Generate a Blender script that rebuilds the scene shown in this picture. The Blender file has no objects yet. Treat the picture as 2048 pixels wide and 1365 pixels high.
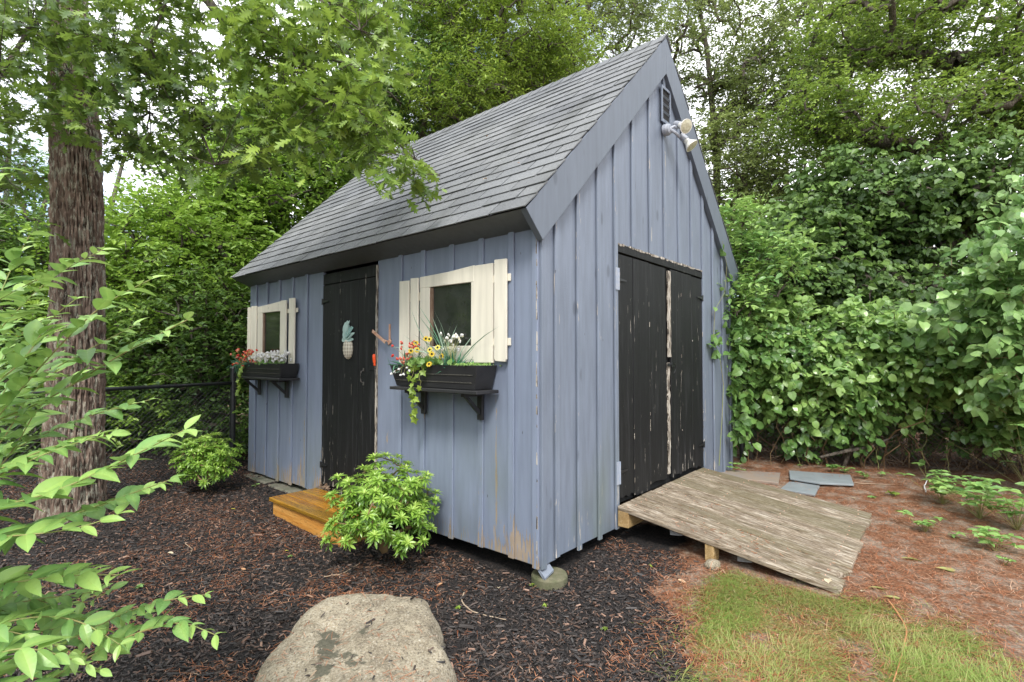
import bpy, math, random
import numpy as np
from math import radians, sin, cos, pi
R = random.Random(7)
rg = np.random.default_rng(11)
sc = bpy.context.scene

# ------------------------------------------------------------------ camera, sky, sun, exposure
CAM = np.array([-2.6086, -2.0252, 1.30]); YAW = 0.8574; PITCH = 0.0306; FPX = 1046.67
cd = bpy.data.cameras.new('camera'); cam = bpy.data.objects.new('camera', cd)
sc.collection.objects.link(cam); sc.camera = cam
cam.location = CAM; cam.rotation_euler = (pi/2+PITCH, 0, -YAW)
cd.sensor_width = 36; cd.lens = FPX/2048*36; cd.clip_start = .05; cd.clip_end = 1500

SUN_TO = np.array([-.62, -.50, .95]); SUN_TO /= np.linalg.norm(SUN_TO)
w = bpy.data.worlds.new('World'); sc.world = w; w.use_nodes = True
nt = w.node_tree; bg = nt.nodes['Background']; bg.inputs['Strength'].default_value = .15
sky = nt.nodes.new('ShaderNodeTexSky'); sky.sky_type = 'NISHITA'; sky.sun_disc = False
sky.sun_elevation = math.asin(SUN_TO[2]); sky.sun_rotation = math.atan2(SUN_TO[0], SUN_TO[1])
tc = nt.nodes.new('ShaderNodeTexCoord'); nz = nt.nodes.new('ShaderNodeTexNoise')
nz.inputs['Scale'].default_value = 2.2; nz.inputs['Detail'].default_value = 7
nt.links.new(tc.outputs['Generated'], nz.inputs['Vector'])
rp = nt.nodes.new('ShaderNodeValToRGB'); rp.color_ramp.elements[0].position = .36; rp.color_ramp.elements[1].position = .52
nt.links.new(nz.outputs['Fac'], rp.inputs['Fac'])
mx = nt.nodes.new('ShaderNodeMix'); mx.data_type = 'RGBA'
nt.links.new(rp.outputs['Color'], mx.inputs[0]); nt.links.new(sky.outputs['Color'], mx.inputs[6])
mx.inputs[7].default_value = (8.6, 8.75, 9.0, 1)      # bright even cloud layer
nt.links.new(mx.outputs[2], bg.inputs['Color'])
sl = bpy.data.lights.new('sun', 'SUN'); sl.energy = 2.0; sl.angle = radians(14); sl.color = (1, .96, .9)
so = bpy.data.objects.new('sun', sl); sc.collection.objects.link(so)
from mathutils import Vector
so.rotation_euler = Vector(SUN_TO).to_track_quat('Z', 'Y').to_euler()
sc.view_settings.view_transform = 'Standard'; sc.view_settings.look = 'None'
sc.view_settings.exposure = 0.90; sc.view_settings.gamma = 1
sc.cycles.use_denoising = True
sc.cycles.max_bounces = 8; sc.cycles.diffuse_bounces = 4; sc.cycles.transmission_bounces = 6
sc.cycles.transparent_max_bounces = 4

# ------------------------------------------------------------------ survey helpers (pixel of the photo -> point in the place)
DV = np.array([sin(YAW)*cos(PITCH), cos(YAW)*cos(PITCH), sin(PITCH)])
RV = np.array([cos(YAW), -sin(YAW), 0]); UV = np.cross(RV, DV)
def ray(x, y): return DV + RV*(x-1024)/FPX + UV*(682.5-y)/FPX
def at(x, y, t): return CAM + ray(x, y)*t
def gz(x, y):
    x = np.asarray(x, float); y = np.asarray(y, float)
    return -.125 + .045*np.clip(x, 0, 6) + .034*np.clip(y-1.5, 0, 5)
def gp(x, y):                                     # where the sight line meets the ground
    v = ray(x, y); t = .3
    while t < 40:
        p = CAM+v*t
        if p[2] <= gz(p[0], p[1]): break
        t += .01
    return CAM+v*t

# ------------------------------------------------------------------ numpy noise
def _h(i, j, k):
    n = (i*374761393 + j*668265263 + k*2147483647) & 0xffffffff
    n = ((n ^ (n >> 13))*1274126177) & 0xffffffff
    return ((n ^ (n >> 16)) & 0xffff)/65535.
def vn(p):
    p = np.asarray(p, float); f = np.floor(p).astype(np.int64); u = p-f; u = u*u*(3-2*u)
    r = 0
    for a in (0, 1):
        for b in (0, 1):
            for c in (0, 1):
                wgt = (u[..., 0] if a else 1-u[..., 0])*(u[..., 1] if b else 1-u[..., 1])*(u[..., 2] if c else 1-u[..., 2])
                r = r + wgt*_h(f[..., 0]+a, f[..., 1]+b, f[..., 2]+c)
    return r
def fbm(p, o=4):
    r = 0; a = .5; p = np.asarray(p, float)
    for i in range(o): r = r+a*vn(p*2**i+i*17.3); a *= .5
    return r
def unit(v): v = np.asarray(v, float); return v/(np.linalg.norm(v, axis=-1, keepdims=True)+1e-12)

# ------------------------------------------------------------------ mesh collector
class MB:
    def __init__(s): s.V = []; s.T = []; s.F = []; s.n = 0
    def raw(s, V, F, t=.5, mi=0):
        V = np.asarray(V, float).reshape(-1, 3)
        if isinstance(F, np.ndarray): s.F.append((F+s.n, mi))
        else:
            by = {}
            for f in F: by.setdefault(len(f), []).append(f)
            for k in by: s.F.append((np.array(by[k])+s.n, mi))
        s.V.append(V); s.T.append(np.broadcast_to(np.asarray(t, float), (len(V),)).copy()); s.n += len(V); return s
    def box(s, x0, x1, y0, y1, z0, z1, t=.5, mi=0):
        V = [(x, y, z) for z in (z0, z1) for y in (y0, y1) for x in (x0, x1)]
        return s.raw(V, [(0, 2, 3, 1), (4, 5, 7, 6), (0, 1, 5, 4), (2, 6, 7, 3), (0, 4, 6, 2), (1, 3, 7, 5)], t, mi)
    def obox(s, c, ax, ay, az, t=.5, mi=0):       # half vectors
        c, ax, ay, az = map(np.array, (c, ax, ay, az))
        V = [c+i*ax+j*ay+k*az for k in (-1, 1) for j in (-1, 1) for i in (-1, 1)]
        return s.raw(V, [(0, 2, 3, 1), (4, 5, 7, 6), (0, 1, 5, 4), (2, 6, 7, 3), (0, 4, 6, 2), (1, 3, 7, 5)], t, mi)
    def prism(s, poly, d, t=.5, mi=0):
        P = np.array(poly, float); n = len(P); V = np.vstack([P, P+np.array(d, float)])
        F = [tuple(range(n))[::-1], tuple(range(n, 2*n))]+[(i, (i+1) % n, n+(i+1) % n, n+i) for i in range(n)]
        return s.raw(V, F, t, mi)
    def tube(s, P, r, k=6, t=.5, mi=0, cap=True):
        P = np.asarray(P, float); m = len(P); r = np.broadcast_to(np.asarray(r, float), (m,))
        T = unit(np.gradient(P, axis=0)); ref = np.array([0, 0, 1.]) if abs(T[0][2]) < .9 else np.array([1., 0, 0])
        A = unit(np.cross(T, ref)); B = np.cross(T, A)
        th = np.arange(k)*2*pi/k
        V = P[:, None]+r[:, None, None]*(A[:, None]*np.cos(th)[None, :, None]+B[:, None]*np.sin(th)[None, :, None])
        i = np.arange(m-1)[:, None]; j = np.arange(k)[None]
        F = np.stack([i*k+j, i*k+(j+1) % k, (i+1)*k+(j+1) % k, (i+1)*k+j], -1).reshape(-1, 4)
        s.raw(V.reshape(-1, 3), F, t, mi)
        if cap and k > 3:
            s.F.append((np.array([list(range(k))[::-1]])+s.n-m*k, mi)); s.F.append((np.array([list(range(k))])+s.n-k, mi))
        return s
    def lathe(s, prof, o, ax, k=16, t=.5, mi=0):  # prof: (dist along axis, radius)
        ax = unit(ax); ref = np.array([0, 0, 1.]) if abs(ax[2]) < .9 else np.array([1., 0, 0])
        A = unit(np.cross(ax, ref)); B = np.cross(ax, A); th = np.arange(k)*2*pi/k; o = np.array(o, float)
        V = np.array([o+ax*h+r*(A*cos(q)+B*sin(q)) for h, r in prof for q in th]); m = len(prof)
        F = [(i*k+j, i*k+(j+1) % k, (i+1)*k+(j+1) % k, (i+1)*k+j) for i in range(m-1) for j in range(k)]
        F += [tuple(range(k))[::-1], tuple((m-1)*k+j for j in range(k))]
        return s.raw(V, F, t, mi)
    def scat(s, tpl, P, A, N, S, t=.5, mi=0, bend=None, rib=0):
        tv, tf = tpl; n = len(P)
        if n == 0: return s
        A = unit(A); B = unit(np.cross(N, A)); C = np.cross(A, B); S = np.broadcast_to(np.asarray(S, float), (n,))
        x, y, z = tv[:, 0], tv[:, 1], tv[:, 2]
        if bend is None: zz = np.broadcast_to(z, (n, len(x)))
        else: zz = z[None]-np.asarray(bend).reshape(-1, 1)*x[None]**2
        V = P[:, None]+S[:, None, None]*(x[None, :, None]*A[:, None]+y[None, :, None]*B[:, None]+zz[..., None]*C[:, None])
        k = len(tv); T = np.clip(np.repeat(np.broadcast_to(np.asarray(t, float), (n,)), k)+np.tile((np.abs(y) < 1e-6)*rib, n), 0, 1)
        off = (np.arange(n)*k)[:, None, None]; b = s.n
        s.V.append(V.reshape(-1, 3)); s.T.append(T)
        for f in tf: s.F.append(((f[None]+off).reshape(-1, f.shape[1])+b, mi))
        s.n += n*k; return s
    def build(s, name, mats, parent=None, smooth=False, bevel=0, loc=None):
        V = np.vstack(s.V); me = bpy.data.meshes.new(name)
        if not isinstance(mats, (list, tuple)): mats = [mats]
        for m in mats: me.materials.append(m)
        o = bpy.data.objects.new(name, me); sc.collection.objects.link(o)
        if parent is not None:
            o.parent = parent
            wl = np.zeros(3); q = parent
            while q is not None: wl += np.array(q.location); q = q.parent
            o.location = -wl
        else:
            c = np.array(loc) if loc is not None else np.array([(V[:, 0].min()+V[:, 0].max())/2, (V[:, 1].min()+V[:, 1].max())/2, V[:, 2].min()])
            V = V-c; o.location = c
        me.vertices.add(len(V)); me.vertices.foreach_set('co', V.ravel())
        loops = np.concatenate([f.ravel() for f, _ in s.F]); sizes = np.concatenate([np.full(len(f), f.shape[1]) for f, _ in s.F])
        mi = np.concatenate([np.full(len(f), m) for f, m in s.F])
        st = np.concatenate([[0], np.cumsum(sizes)[:-1]])
        me.loops.add(len(loops)); me.loops.foreach_set('vertex_index', loops.astype(np.int32))
        me.polygons.add(len(sizes)); me.polygons.foreach_set('loop_start', st.astype(np.int32))
        me.polygons.foreach_set('loop_total', sizes.astype(np.int32)); me.polygons.foreach_set('material_index', mi.astype(np.int32))
        me.polygons.foreach_set('use_smooth', np.full(len(sizes), bool(smooth)))
        a = me.attributes.new('tint', 'FLOAT', 'POINT'); a.data.foreach_set('value', np.concatenate(s.T).astype(np.float32))
        me.update(calc_edges=True)
        if bevel:
            b = o.modifiers.new('b', 'BEVEL'); b.width = bevel; b.segments = 1; b.limit_method = 'ANGLE'; b.angle_limit = radians(40)
        return o
def tag(o, label, cat, group=None, kind=None):
    if label: o['label'] = label
    if cat: o['category'] = cat
    if group: o['group'] = group
    if kind: o['kind'] = kind
    return o
def thing(name, label, cat, loc, group=None):
    o = bpy.data.objects.new(name, None); sc.collection.objects.link(o); o.location = [float(v) for v in loc]
    o.empty_display_size = .1
    return tag(o, label, cat, group)

# ------------------------------------------------------------------ materials
class Mt:
    def __init__(s, name):
        s.m = bpy.data.materials.new(name); s.m.use_nodes = True; s.t = s.m.node_tree
        s.p = s.t.nodes['Principled BSDF']; s.out = s.t.nodes['Material Output']
        s.co = s.t.nodes.new('ShaderNodeTexCoord').outputs['Object']
    def set(s, i, v):
        if isinstance(v, bpy.types.NodeSocket): s.t.links.new(v, i)
        elif v is not None:
            if isinstance(v, (tuple, list)) and len(v) == 3 and i.type == 'RGBA': v = (*v, 1)
            i.default_value = v
    def map(s, sc_, vec=None, rot=(0, 0, 0)):
        n = s.t.nodes.new('ShaderNodeMapping'); n.inputs['Scale'].default_value = sc_; n.inputs['Rotation'].default_value = rot
        s.set(n.inputs['Vector'], vec or s.co); return n.outputs[0]
    def noise(s, scale, det=4, vec=None, rough=.55, dist=0):
        n = s.t.nodes.new('ShaderNodeTexNoise'); n.inputs['Scale'].default_value = scale; n.inputs['Detail'].default_value = det
        n.inputs['Roughness'].default_value = rough; n.inputs['Distortion'].default_value = dist
        s.set(n.inputs['Vector'], vec or s.co); return n.outputs['Fac']
    def voro(s, scale, vec=None, feat='F1'):
        n = s.t.nodes.new('ShaderNodeTexVoronoi'); n.feature = feat; n.inputs['Scale'].default_value = scale
        s.set(n.inputs['Vector'], vec or s.co); return n.outputs['Distance']
    def wave(s, scale, dist, vec=None, d='X'):
        n = s.t.nodes.new('ShaderNodeTexWave'); n.bands_direction = d; n.inputs['Scale'].default_value = scale
        n.inputs['Distortion'].default_value = dist; n.inputs['Detail'].default_value = 3; s.set(n.inputs['Vector'], vec or s.co); return n.outputs['Fac']
    def tint(s, nm='tint'):
        n = s.t.nodes.new('ShaderNodeAttribute'); n.attribute_name = nm; return n.outputs['Fac']
    def ramp(s, f, st):
        n = s.t.nodes.new('ShaderNodeValToRGB'); e = n.color_ramp.elements
        while len(e) < len(st): e.new(.5)
        for k, (p, c) in enumerate(st): e[k].position = p; e[k].color = (*c, 1) if isinstance(c, (tuple, list)) else (c, c, c, 1)
        s.set(n.inputs['Fac'], f); return n.outputs['Color']
    def mix(s, f, a, b, mode='MIX'):
        n = s.t.nodes.new('ShaderNodeMix'); n.data_type = 'RGBA'; n.blend_type = mode
        s.set(n.inputs[0], f); s.set(n.inputs[6], a); s.set(n.inputs[7], b); return n.outputs[2]
    def math(s, op, a, b=None, clamp=False):
        n = s.t.nodes.new('ShaderNodeMath'); n.operation = op; n.use_clamp = clamp; s.set(n.inputs[0], a)
        if b is not None: s.set(n.inputs[1], b)
        return n.outputs[0]
    def xyz(s, k):
        n = s.t.nodes.new('ShaderNodeSeparateXYZ'); s.set(n.inputs[0], s.co); return n.outputs[k]
    def bump(s, h, st, d=.01, nrm=None):
        n = s.t.nodes.new('ShaderNodeBump'); n.inputs['Strength'].default_value = st; n.inputs['Distance'].default_value = d
        s.set(n.inputs['Height'], h); s.set(n.inputs['Normal'], nrm); return n.outputs[0]
    def fin(s, col, rough=.7, nrm=None, metal=0, spec=.5):
        s.set(s.p.inputs['Base Color'], col); s.set(s.p.inputs['Roughness'], rough); s.set(s.p.inputs['Metallic'], metal)
        s.set(s.p.inputs['Specular IOR Level'], spec)
        if nrm is not None: s.set(s.p.inputs['Normal'], nrm)
        return s.m

def paint(name, base, seed, wear=.66, low=.22, worn=(.34, .29, .235), sawn=False, knots=False, streakc=(.55, .52, .48), spots=()):
    m = Mt(name)
    v = m.map((22, 22, 2.2)); v2 = m.map((60, 60, 5))
    big = m.noise(1.3, 3); tone = m.mix(m.math('MULTIPLY', big, 1), tuple(c*.82 for c in base), tuple(c*1.16 for c in base))
    tone = m.mix(m.tint(), m.mix(.5, tone, (0, 0, 0)), tone) if False else m.mix(m.math('MULTIPLY', m.math('SUBTRACT', m.tint(), .5), .28, True), tone, tuple(min(1, c*1.7) for c in base))
    st = m.noise(1, 5, v)
    tone = m.mix(m.math('MULTIPLY', m.ramp(st, [(.38, 0), (.68, 1)]), .5 if sawn else .38), tone, tuple(c*.62 for c in base))
    if knots:
        kn = m.ramp(m.voro(1.0, m.map((5.5, 5.5, 2.4))), [(.0, 1), (.09, .8), (.15, 0)])
        tone = m.mix(m.math('MULTIPLY', kn, .7), tone, tuple(c*.45 for c in base))
    pk = m.noise(1, 6, v2, .62, .3); z = m.xyz(2)
    lowf = m.ramp(z, [(0, 1), (.06, .8), (.25, .25), (.55, 0)])
    batt = m.math('MULTIPLY', m.math('GREATER_THAN', m.tint(), .86), .07)
    th = m.math('SUBTRACT', m.math('SUBTRACT', wear, m.math('MULTIPLY', lowf, low)), batt)
    patch = m.noise(1.0, 4, m.map((3, 3, 1.6)), .6)
    th = m.math('ADD', th, m.math('MULTIPLY', m.math('SUBTRACT', .5, patch), .35))
    for (sy, sz, ry, rz_, am) in spots:
        dy = m.math('DIVIDE', m.math('ABSOLUTE', m.math('SUBTRACT', m.xyz(1), sy)), ry); dz = m.math('DIVIDE', m.math('ABSOLUTE', m.math('SUBTRACT', z, sz)), rz_)
        th = m.math('SUBTRACT', th, m.math('MULTIPLY', m.math('SUBTRACT', 1, m.math('MAXIMUM', dy, dz), True), am))
    msk = m.ramp(m.math('SUBTRACT', pk, th), [(0, 0), (.02, 1)])
    wc = m.mix(m.noise(9, 3), worn, streakc)
    col = m.mix(msk, tone, wc)
    nail = m.ramp(m.voro(1, m.map((9, 9, 3.2))), [(0, 1), (.028, 1), (.04, 0)])
    col = m.mix(m.math('MULTIPLY', nail, .7), col, (.04, .04, .045))
    alg = m.math('MULTIPLY', m.ramp(m.noise(2.2, 5, m.map((1, 1, .35))), [(.5, 0), (.7, 1)]), m.ramp(z, [(0, .55), (.8, .12), (1, 0)]))
    col = m.mix(alg, col, (.12, .15, .09))
    hgt = m.math('ADD', m.math('MULTIPLY', st, .5), m.math('MULTIPLY', m.noise(1, 4, m.map((160, 160, 8))), .5))
    if sawn: hgt = m.math('ADD', hgt, m.math('MULTIPLY', m.noise(1, 3, m.map((10, 10, 330))), .8))
    hgt = m.math('SUBTRACT', hgt, m.math('MULTIPLY', msk, .8))
    return m.fin(col, m.mix(msk, (.48, .48, .48), (.9, .9, .9)), m.bump(hgt, .5, .003))
BLUE = (.200, .236, .316)
m_blue = paint('blue_grey_paint', BLUE, 1, .75, .20, worn=(.21, .155, .105), streakc=(.36, .30, .24), spots=[(.372, .55, .014, .9, .36), (.13, .06, .12, .24, .2), (.30, .04, .14, .14, .14), (3.04, .2, .07, .34, .26), (2.935, .3, .02, .6, .3), (2.75, .08, .10, .26, .2), (1.60, .64, .05, .10, .3), (3.3, .04, .25, .14, .14), (2.655, .3, .025, .4, .22)])
m_gab = paint('blue_grey_rough_sawn', tuple(c*.98 for c in (.174, .205, .262)), 2, .715, .08, sawn=True, knots=True)
m_trim = paint('blue_grey_trim', (.125, .148, .185), 3, .80, 0, knots=True)
m_fascia = paint('dark_soffit_paint', (.11, .122, .132), 3, .85, 0)
m_white = paint('cream_paint', (.72, .68, .57), 4, .80, 0, worn=(.35, .3, .24), streakc=(.4, .36, .3))
def blackwood():
    m = Mt('weathered_black_paint'); v = m.map((55, 55, 4.2)); pk = m.noise(1, 6, v, .62, .2)
    ch = m.ramp(m.noise(1, 3, m.map((4, 4, .9))), [(.3, 0), (.75, 1)])
    th = m.math('SUBTRACT', .722, m.math('MULTIPLY', ch, .10)); z = m.xyz(2)
    th = m.math('SUBTRACT', th, m.ramp(z, [(0, .18), (.22, .05), (.45, 0)]))
    msk = m.ramp(m.math('SUBTRACT', pk, th), [(0, 0), (.015, 1)])
    hz = m.noise(1, 5, m.map((9, 9, 1.4)), .6)
    base = m.mix(hz, (.003, .0033, .0037), (.011, .012, .0135))
    base = m.mix(m.ramp(m.noise(1, 5, m.map((26, 26, 1.6))), [(.52, 0), (.75, .5)]), base, (.045, .046, .05))
    col = m.mix(msk, base, m.mix(m.noise(8), (.50, .47, .42), (.20, .17, .14)))
    h = m.math('SUBTRACT', m.noise(1, 5, m.map((90, 90, 5))), m.math('MULTIPLY', msk, .7))
    return m.fin(col, .6, m.bump(h, .6, .003), 0, .35)
m_black = blackwood()
def peeled():
    m = Mt('peeled_white_wood'); n = m.noise(1, 6, m.map((70, 70, 9)), .65)
    col = m.ramp(n, [(.38, (.03, .028, .026)), (.46, (.16, .13, .10)), (.53, (.42, .38, .32)), (.75, (.58, .55, .50))])
    return m.fin(col, .85, m.bump(n, .9, .004))
m_peel = peeled()
def simple(name, a, b=None, scale=8, rough=.7, bump=.3, bs=60, metal=0, spec=.5, stretch=(1, 1, 1), bd=.003):
    m = Mt(name); b = b or tuple(c*.7 for c in a)
    n = m.noise(scale, 5, m.map(stretch)); col = m.mix(m.ramp(n, [(.3, 0), (.7, 1)]), a, b)
    return m.fin(col, rough, m.bump(m.noise(bs, 4, m.map(stretch)), bump, bd), metal, spec)
m_boxblk = simple('black_box_paint', (.014, .014, .016), (.03, .03, .031), 5, .5, .35, 60, stretch=(1, .3, 1))
m_iron = simple('black_vinyl_steel', (.011, .012, .014), (.02, .021, .024), 9, .38, .1)
m_grmetal = simple('painted_hinge_metal', (.26, .31, .40), (.34, .36, .4), 30, .45, .3)
m_rust = simple('rusty_steel', (.42, .20, .11), (.55, .38, .30), 45, .85, .8, 160)
m_steel = simple('dull_steel', (.30, .29, .28), (.14, .12, .11), 40, .42, .3, metal=.8)
m_orange = simple('orange_plastic', (.80, .09, .015), (.62, .06, .01), 10, .3, .05)
m_yel = simple('amber_plastic', (.7, .45, .12), None, 10, .3, .05)
m_dark = simple('dark_void', (.006, .006, .006), None, 5, .9, 0)
m_lampw = simple('white_lamp_glass', (.82, .81, .76), (.74, .73, .66), 6, .25, .05)
m_lens = simple('ribbed_lamp_lens', (.46, .44, .30), (.62, .60, .46), 60, .2, .4, 200)
m_lampg = simple('grey_lamp_housing', (.36, .38, .43), (.28, .3, .34), 25, .5, .2)
m_soil = simple('potting_moss', (.03, .04, .015), (.05, .035, .02), 40, .95, 1, 120)
def glassm():
    m = Mt('dusty_window_glass'); n = m.noise(3.5, 6, None, .65)
    col = m.mix(m.ramp(n, [(.35, 0), (.75, 1)]), (.012, .015, .013), (.045, .048, .042))
    return m.fin(col, .09, m.bump(m.noise(3, 2), .03, .01), 0, .7)
m_glass = glassm()
def shingle():
    m = Mt('grey_asphalt_shingle'); g = m.noise(260, 3, None, .8); t = m.tint(); L = m.noise(.9, 4, m.map((1, .55, 1)), .6)
    base = m.mix(t, (.12, .127, .136), (.22, .23, .243))
    base = m.mix(m.ramp(L, [(.35, 0), (.68, .65)]), base, (.27, .275, .27))
    base = m.mix(m.ramp(m.noise(1.6, 5, m.map((.6, 1.7, .6))), [(.48, 0), (.70, .55)]), base, (.085, .09, .082))
    col = m.mix(m.ramp(g, [(.38, .85), (.52, 0)]), base, (.03, .032, .036)); col = m.mix(m.ramp(g, [(.58, 0), (.8, .7)]), col, (.5, .5, .5))
    return m.fin(col, .85, m.bump(g, .6, .003), 0, .35)
m_shing = shingle()
def plank(name, cols, axis, rough=.85, gloss=False, sc_=1.):
    m = Mt(name); st = (3, 60, 60) if axis == 0 else (60, 3, 60)
    n = m.noise(sc_, 6, m.map(st), .65, .4); L = m.noise(1, 5, m.map((5, .9, 2) if axis == 1 else (.5, 2.2, 2)), .6); t = m.tint()
    c = m.ramp(n, [(.34, cols[0]), (.44, cols[1]), (.54, cols[2]), (.66, cols[3])]); c = m.mix(m.ramp(m.noise(1, 5, m.map((14, 1.1, 14) if axis == 1 else (1.1, 14, 14)), .6), [(.42, .6), (.56, 0)]), c, tuple(v*.62 for v in cols[1]))
    c = m.mix(m.math('MULTIPLY', m.ramp(m.math('ADD', L, m.math('MULTIPLY', m.math('SUBTRACT', t, .5), .5)), [(.42, 0), (.62, 1)]), .62), c, cols[4])
    fine = m.noise(1, 4, m.map(tuple(v*4 for v in st)), .7)
    kn = m.ramp(m.voro(1, m.map((5, 1.3, 5) if axis == 1 else (1.3, 5, 5))), [(.02, 1), (.05, .6), (.09, 0)]); c = m.mix(m.math('MULTIPLY', kn, .7), c, tuple(v*.5 for v in cols[0]))
    c = m.mix(m.ramp(fine, [(.36, .8), (.46, 0)]), c, tuple(v*.35 for v in cols[0]))
    return m.fin(c, rough, m.bump(m.math('ADD', n, m.math('MULTIPLY', fine, .7)), .9, .004), 0, .4)
m_ramp = plank('weathered_ramp_boards', [(.085, .062, .040), (.20, .152, .102), (.325, .268, .20), (.52, .465, .385), (.125, .108, .055)], 1)
m_step = plank('wet_stained_boards', [(.17, .068, .008), (.34, .145, .012), (.44, .20, .018), (.50, .27, .035), (.18, .12, .015)], 1, .22)
m_stepf = plank('fresh_pine_board', [(.42, .17, .03), (.60, .30, .075), (.68, .38, .11), (.74, .46, .17), (.52, .21, .035)], 1, .4, sc_=.5)
m_pine = plank('pine_post', [(.32, .20, .08), (.42, .28, .12), (.48, .34, .16), (.55, .41, .22), (.30, .18, .07)], 0, .7)
m_root = simple('pale_root', (.42, .33, .24), (.28, .2, .13), 20, .85, .4)
def barkm(name, a, b, lich, sc_=1., lamt=.5):
    m = Mt(name); v = m.map((16*sc_, 16*sc_, 4.2*sc_)); n = m.noise(1, 6, v, .7, .6); r = m.voro(1, v)
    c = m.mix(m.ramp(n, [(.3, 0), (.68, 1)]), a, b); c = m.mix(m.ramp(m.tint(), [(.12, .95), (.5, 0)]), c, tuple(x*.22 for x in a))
    l = m.ramp(m.noise(1, 5, m.map((24*sc_, 24*sc_, 7*sc_)), .7), [(.52, 0), (.58, 1)])
    c = m.mix(m.math('MULTIPLY', l, lamt), c, lich)
    return m.fin(c, .95, m.bump(m.math('ADD', n, r), 1, .02), 0, .2)
m_bark = barkm('rough_oak_bark', (.10, .070, .052), (.28, .205, .16), (.42, .42, .33), 1.5, .6)
m_bark2 = barkm('grey_branch_bark', (.055, .045, .036), (.16, .135, .11), (.22, .22, .17), 2, .3)
m_stem = simple('thin_brown_stem', (.16, .09, .045), (.24, .17, .08), 12, .7, .2)
m_gstem = simple('green_stem', (.20, .26, .07), (.26, .2, .08), 12, .6, .2)
def leafm(name, dark, mid, lite, trans=.34, rough=.45, tr=1.35):
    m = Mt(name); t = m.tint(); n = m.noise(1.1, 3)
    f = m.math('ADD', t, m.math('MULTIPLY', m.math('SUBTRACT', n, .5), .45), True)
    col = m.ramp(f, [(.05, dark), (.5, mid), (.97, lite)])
    col = m.mix(m.ramp(m.noise(38, 2), [(.40, 0), (.7, .22)]), col, tuple(min(1, c*1.6) for c in mid))
    col = m.mix(m.ramp(m.noise(22, 3, None, .7), [(.70, 0), (.74, .7)]), col, (.20, .15, .04))
    m.fin(col, rough, m.bump(m.noise(55, 3), .25, .004), 0, .5)
    tl = m.t.nodes.new('ShaderNodeBsdfTranslucent'); ms = m.t.nodes.new('ShaderNodeMixShader')
    hue = m.mix(.45, col, tuple(min(1, c*tr) for c in lite)); m.set(tl.inputs['Color'], hue); ms.inputs[0].default_value = trans
    m.t.links.new(m.p.outputs[0], ms.inputs[1]); m.t.links.new(tl.outputs[0], ms.inputs[2]); m.t.links.new(ms.outputs[0], m.out.inputs['Surface'])
    return m.m
L_bright = leafm('bright_broad_leaf', (.06, .125, .022), (.17, .30, .040), (.34, .50, .075))
L_dark = leafm('dark_broad_leaf', (.03, .07, .020), (.095, .185, .04), (.21, .34, .06))
L_oak = leafm('oak_leaf', (.03, .062, .022), (.13, .215, .04), (.31, .43, .07), .33, .33)
L_oakfar = leafm('far_oak_leaf', (.07, .10, .038), (.19, .25, .072), (.36, .44, .13), .35)
L_yel = leafm('yellow_green_leaf', (.075, .13, .02), (.20, .31, .04), (.36, .48, .07))
L_vine = leafm('glossy_vine_leaf', (.032, .075, .024), (.115, .225, .058), (.28, .43, .12), .28, .27)
L_hon = leafm('soft_shrub_leaf', (.06, .14, .035), (.155, .30, .085), (.34, .50, .13), .26, .38)
L_pier = leafm('pieris_leaf', (.06, .15, .02), (.22, .38, .055), (.46, .60, .14), .3, .28)
L_grass = leafm('grass_blade', (.46, .31, .15), (.34, .34, .12), (.20, .31, .05), .3, .6)
L_blue = leafm('blue_green_plastic', (.02, .16, .08), (.12, .26, .16), (.35, .45, .35), .2, .4)
def tintm(name, st, rough=.8, spec=.3):
    m = Mt(name); c = m.ramp(m.tint(), st); c = m.mix(m.math('MULTIPLY', m.noise(70, 3), .3), c, (0, 0, 0)); return m.fin(c, rough, None, 0, spec)
m_chip = tintm('dyed_mulch_chip', [(0, (.012, .010, .009)), (.42, (.038, .031, .028)), (.66, (.095, .066, .052)), (.84, (.16, .085, .055)), (1, (.34, .21, .15))], .55, .5)
m_needle = tintm('pine_needle', [(0, (.17, .05, .022)), (.5, (.43, .155, .065)), (.75, (.54, .28, .16)), (1, (.66, .50, .36))], .75)
m_lit = tintm('fallen_leaf', [(0, (.30, .13, .06)), (.4, (.52, .30, .16)), (.6, (.62, .52, .36)), (.8, (.55, .50, .06)), (1, (.25, .45, .05))], .7)
m_petal = tintm('petals', [(0, (.55, .02, .02)), (.25, (.75, .10, .06)), (.45, (.80, .38, .28)), (.6, (.58, .40, .02)), (.75, (.62, .55, .10)), (.9, (.8, .78, .78)), (1, (.9, .9, .88))], .6)
STAINS = [tuple(at(a, b, (CAM[2]-.09)/((b-709)/FPX))[:2])+(q,) for a, b, q in ((660, 1255, .028), (652, 1285, .042), (705, 1305, .04), (728, 1253, .014), (640, 1330, .034), (662, 1270, .03))]
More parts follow.
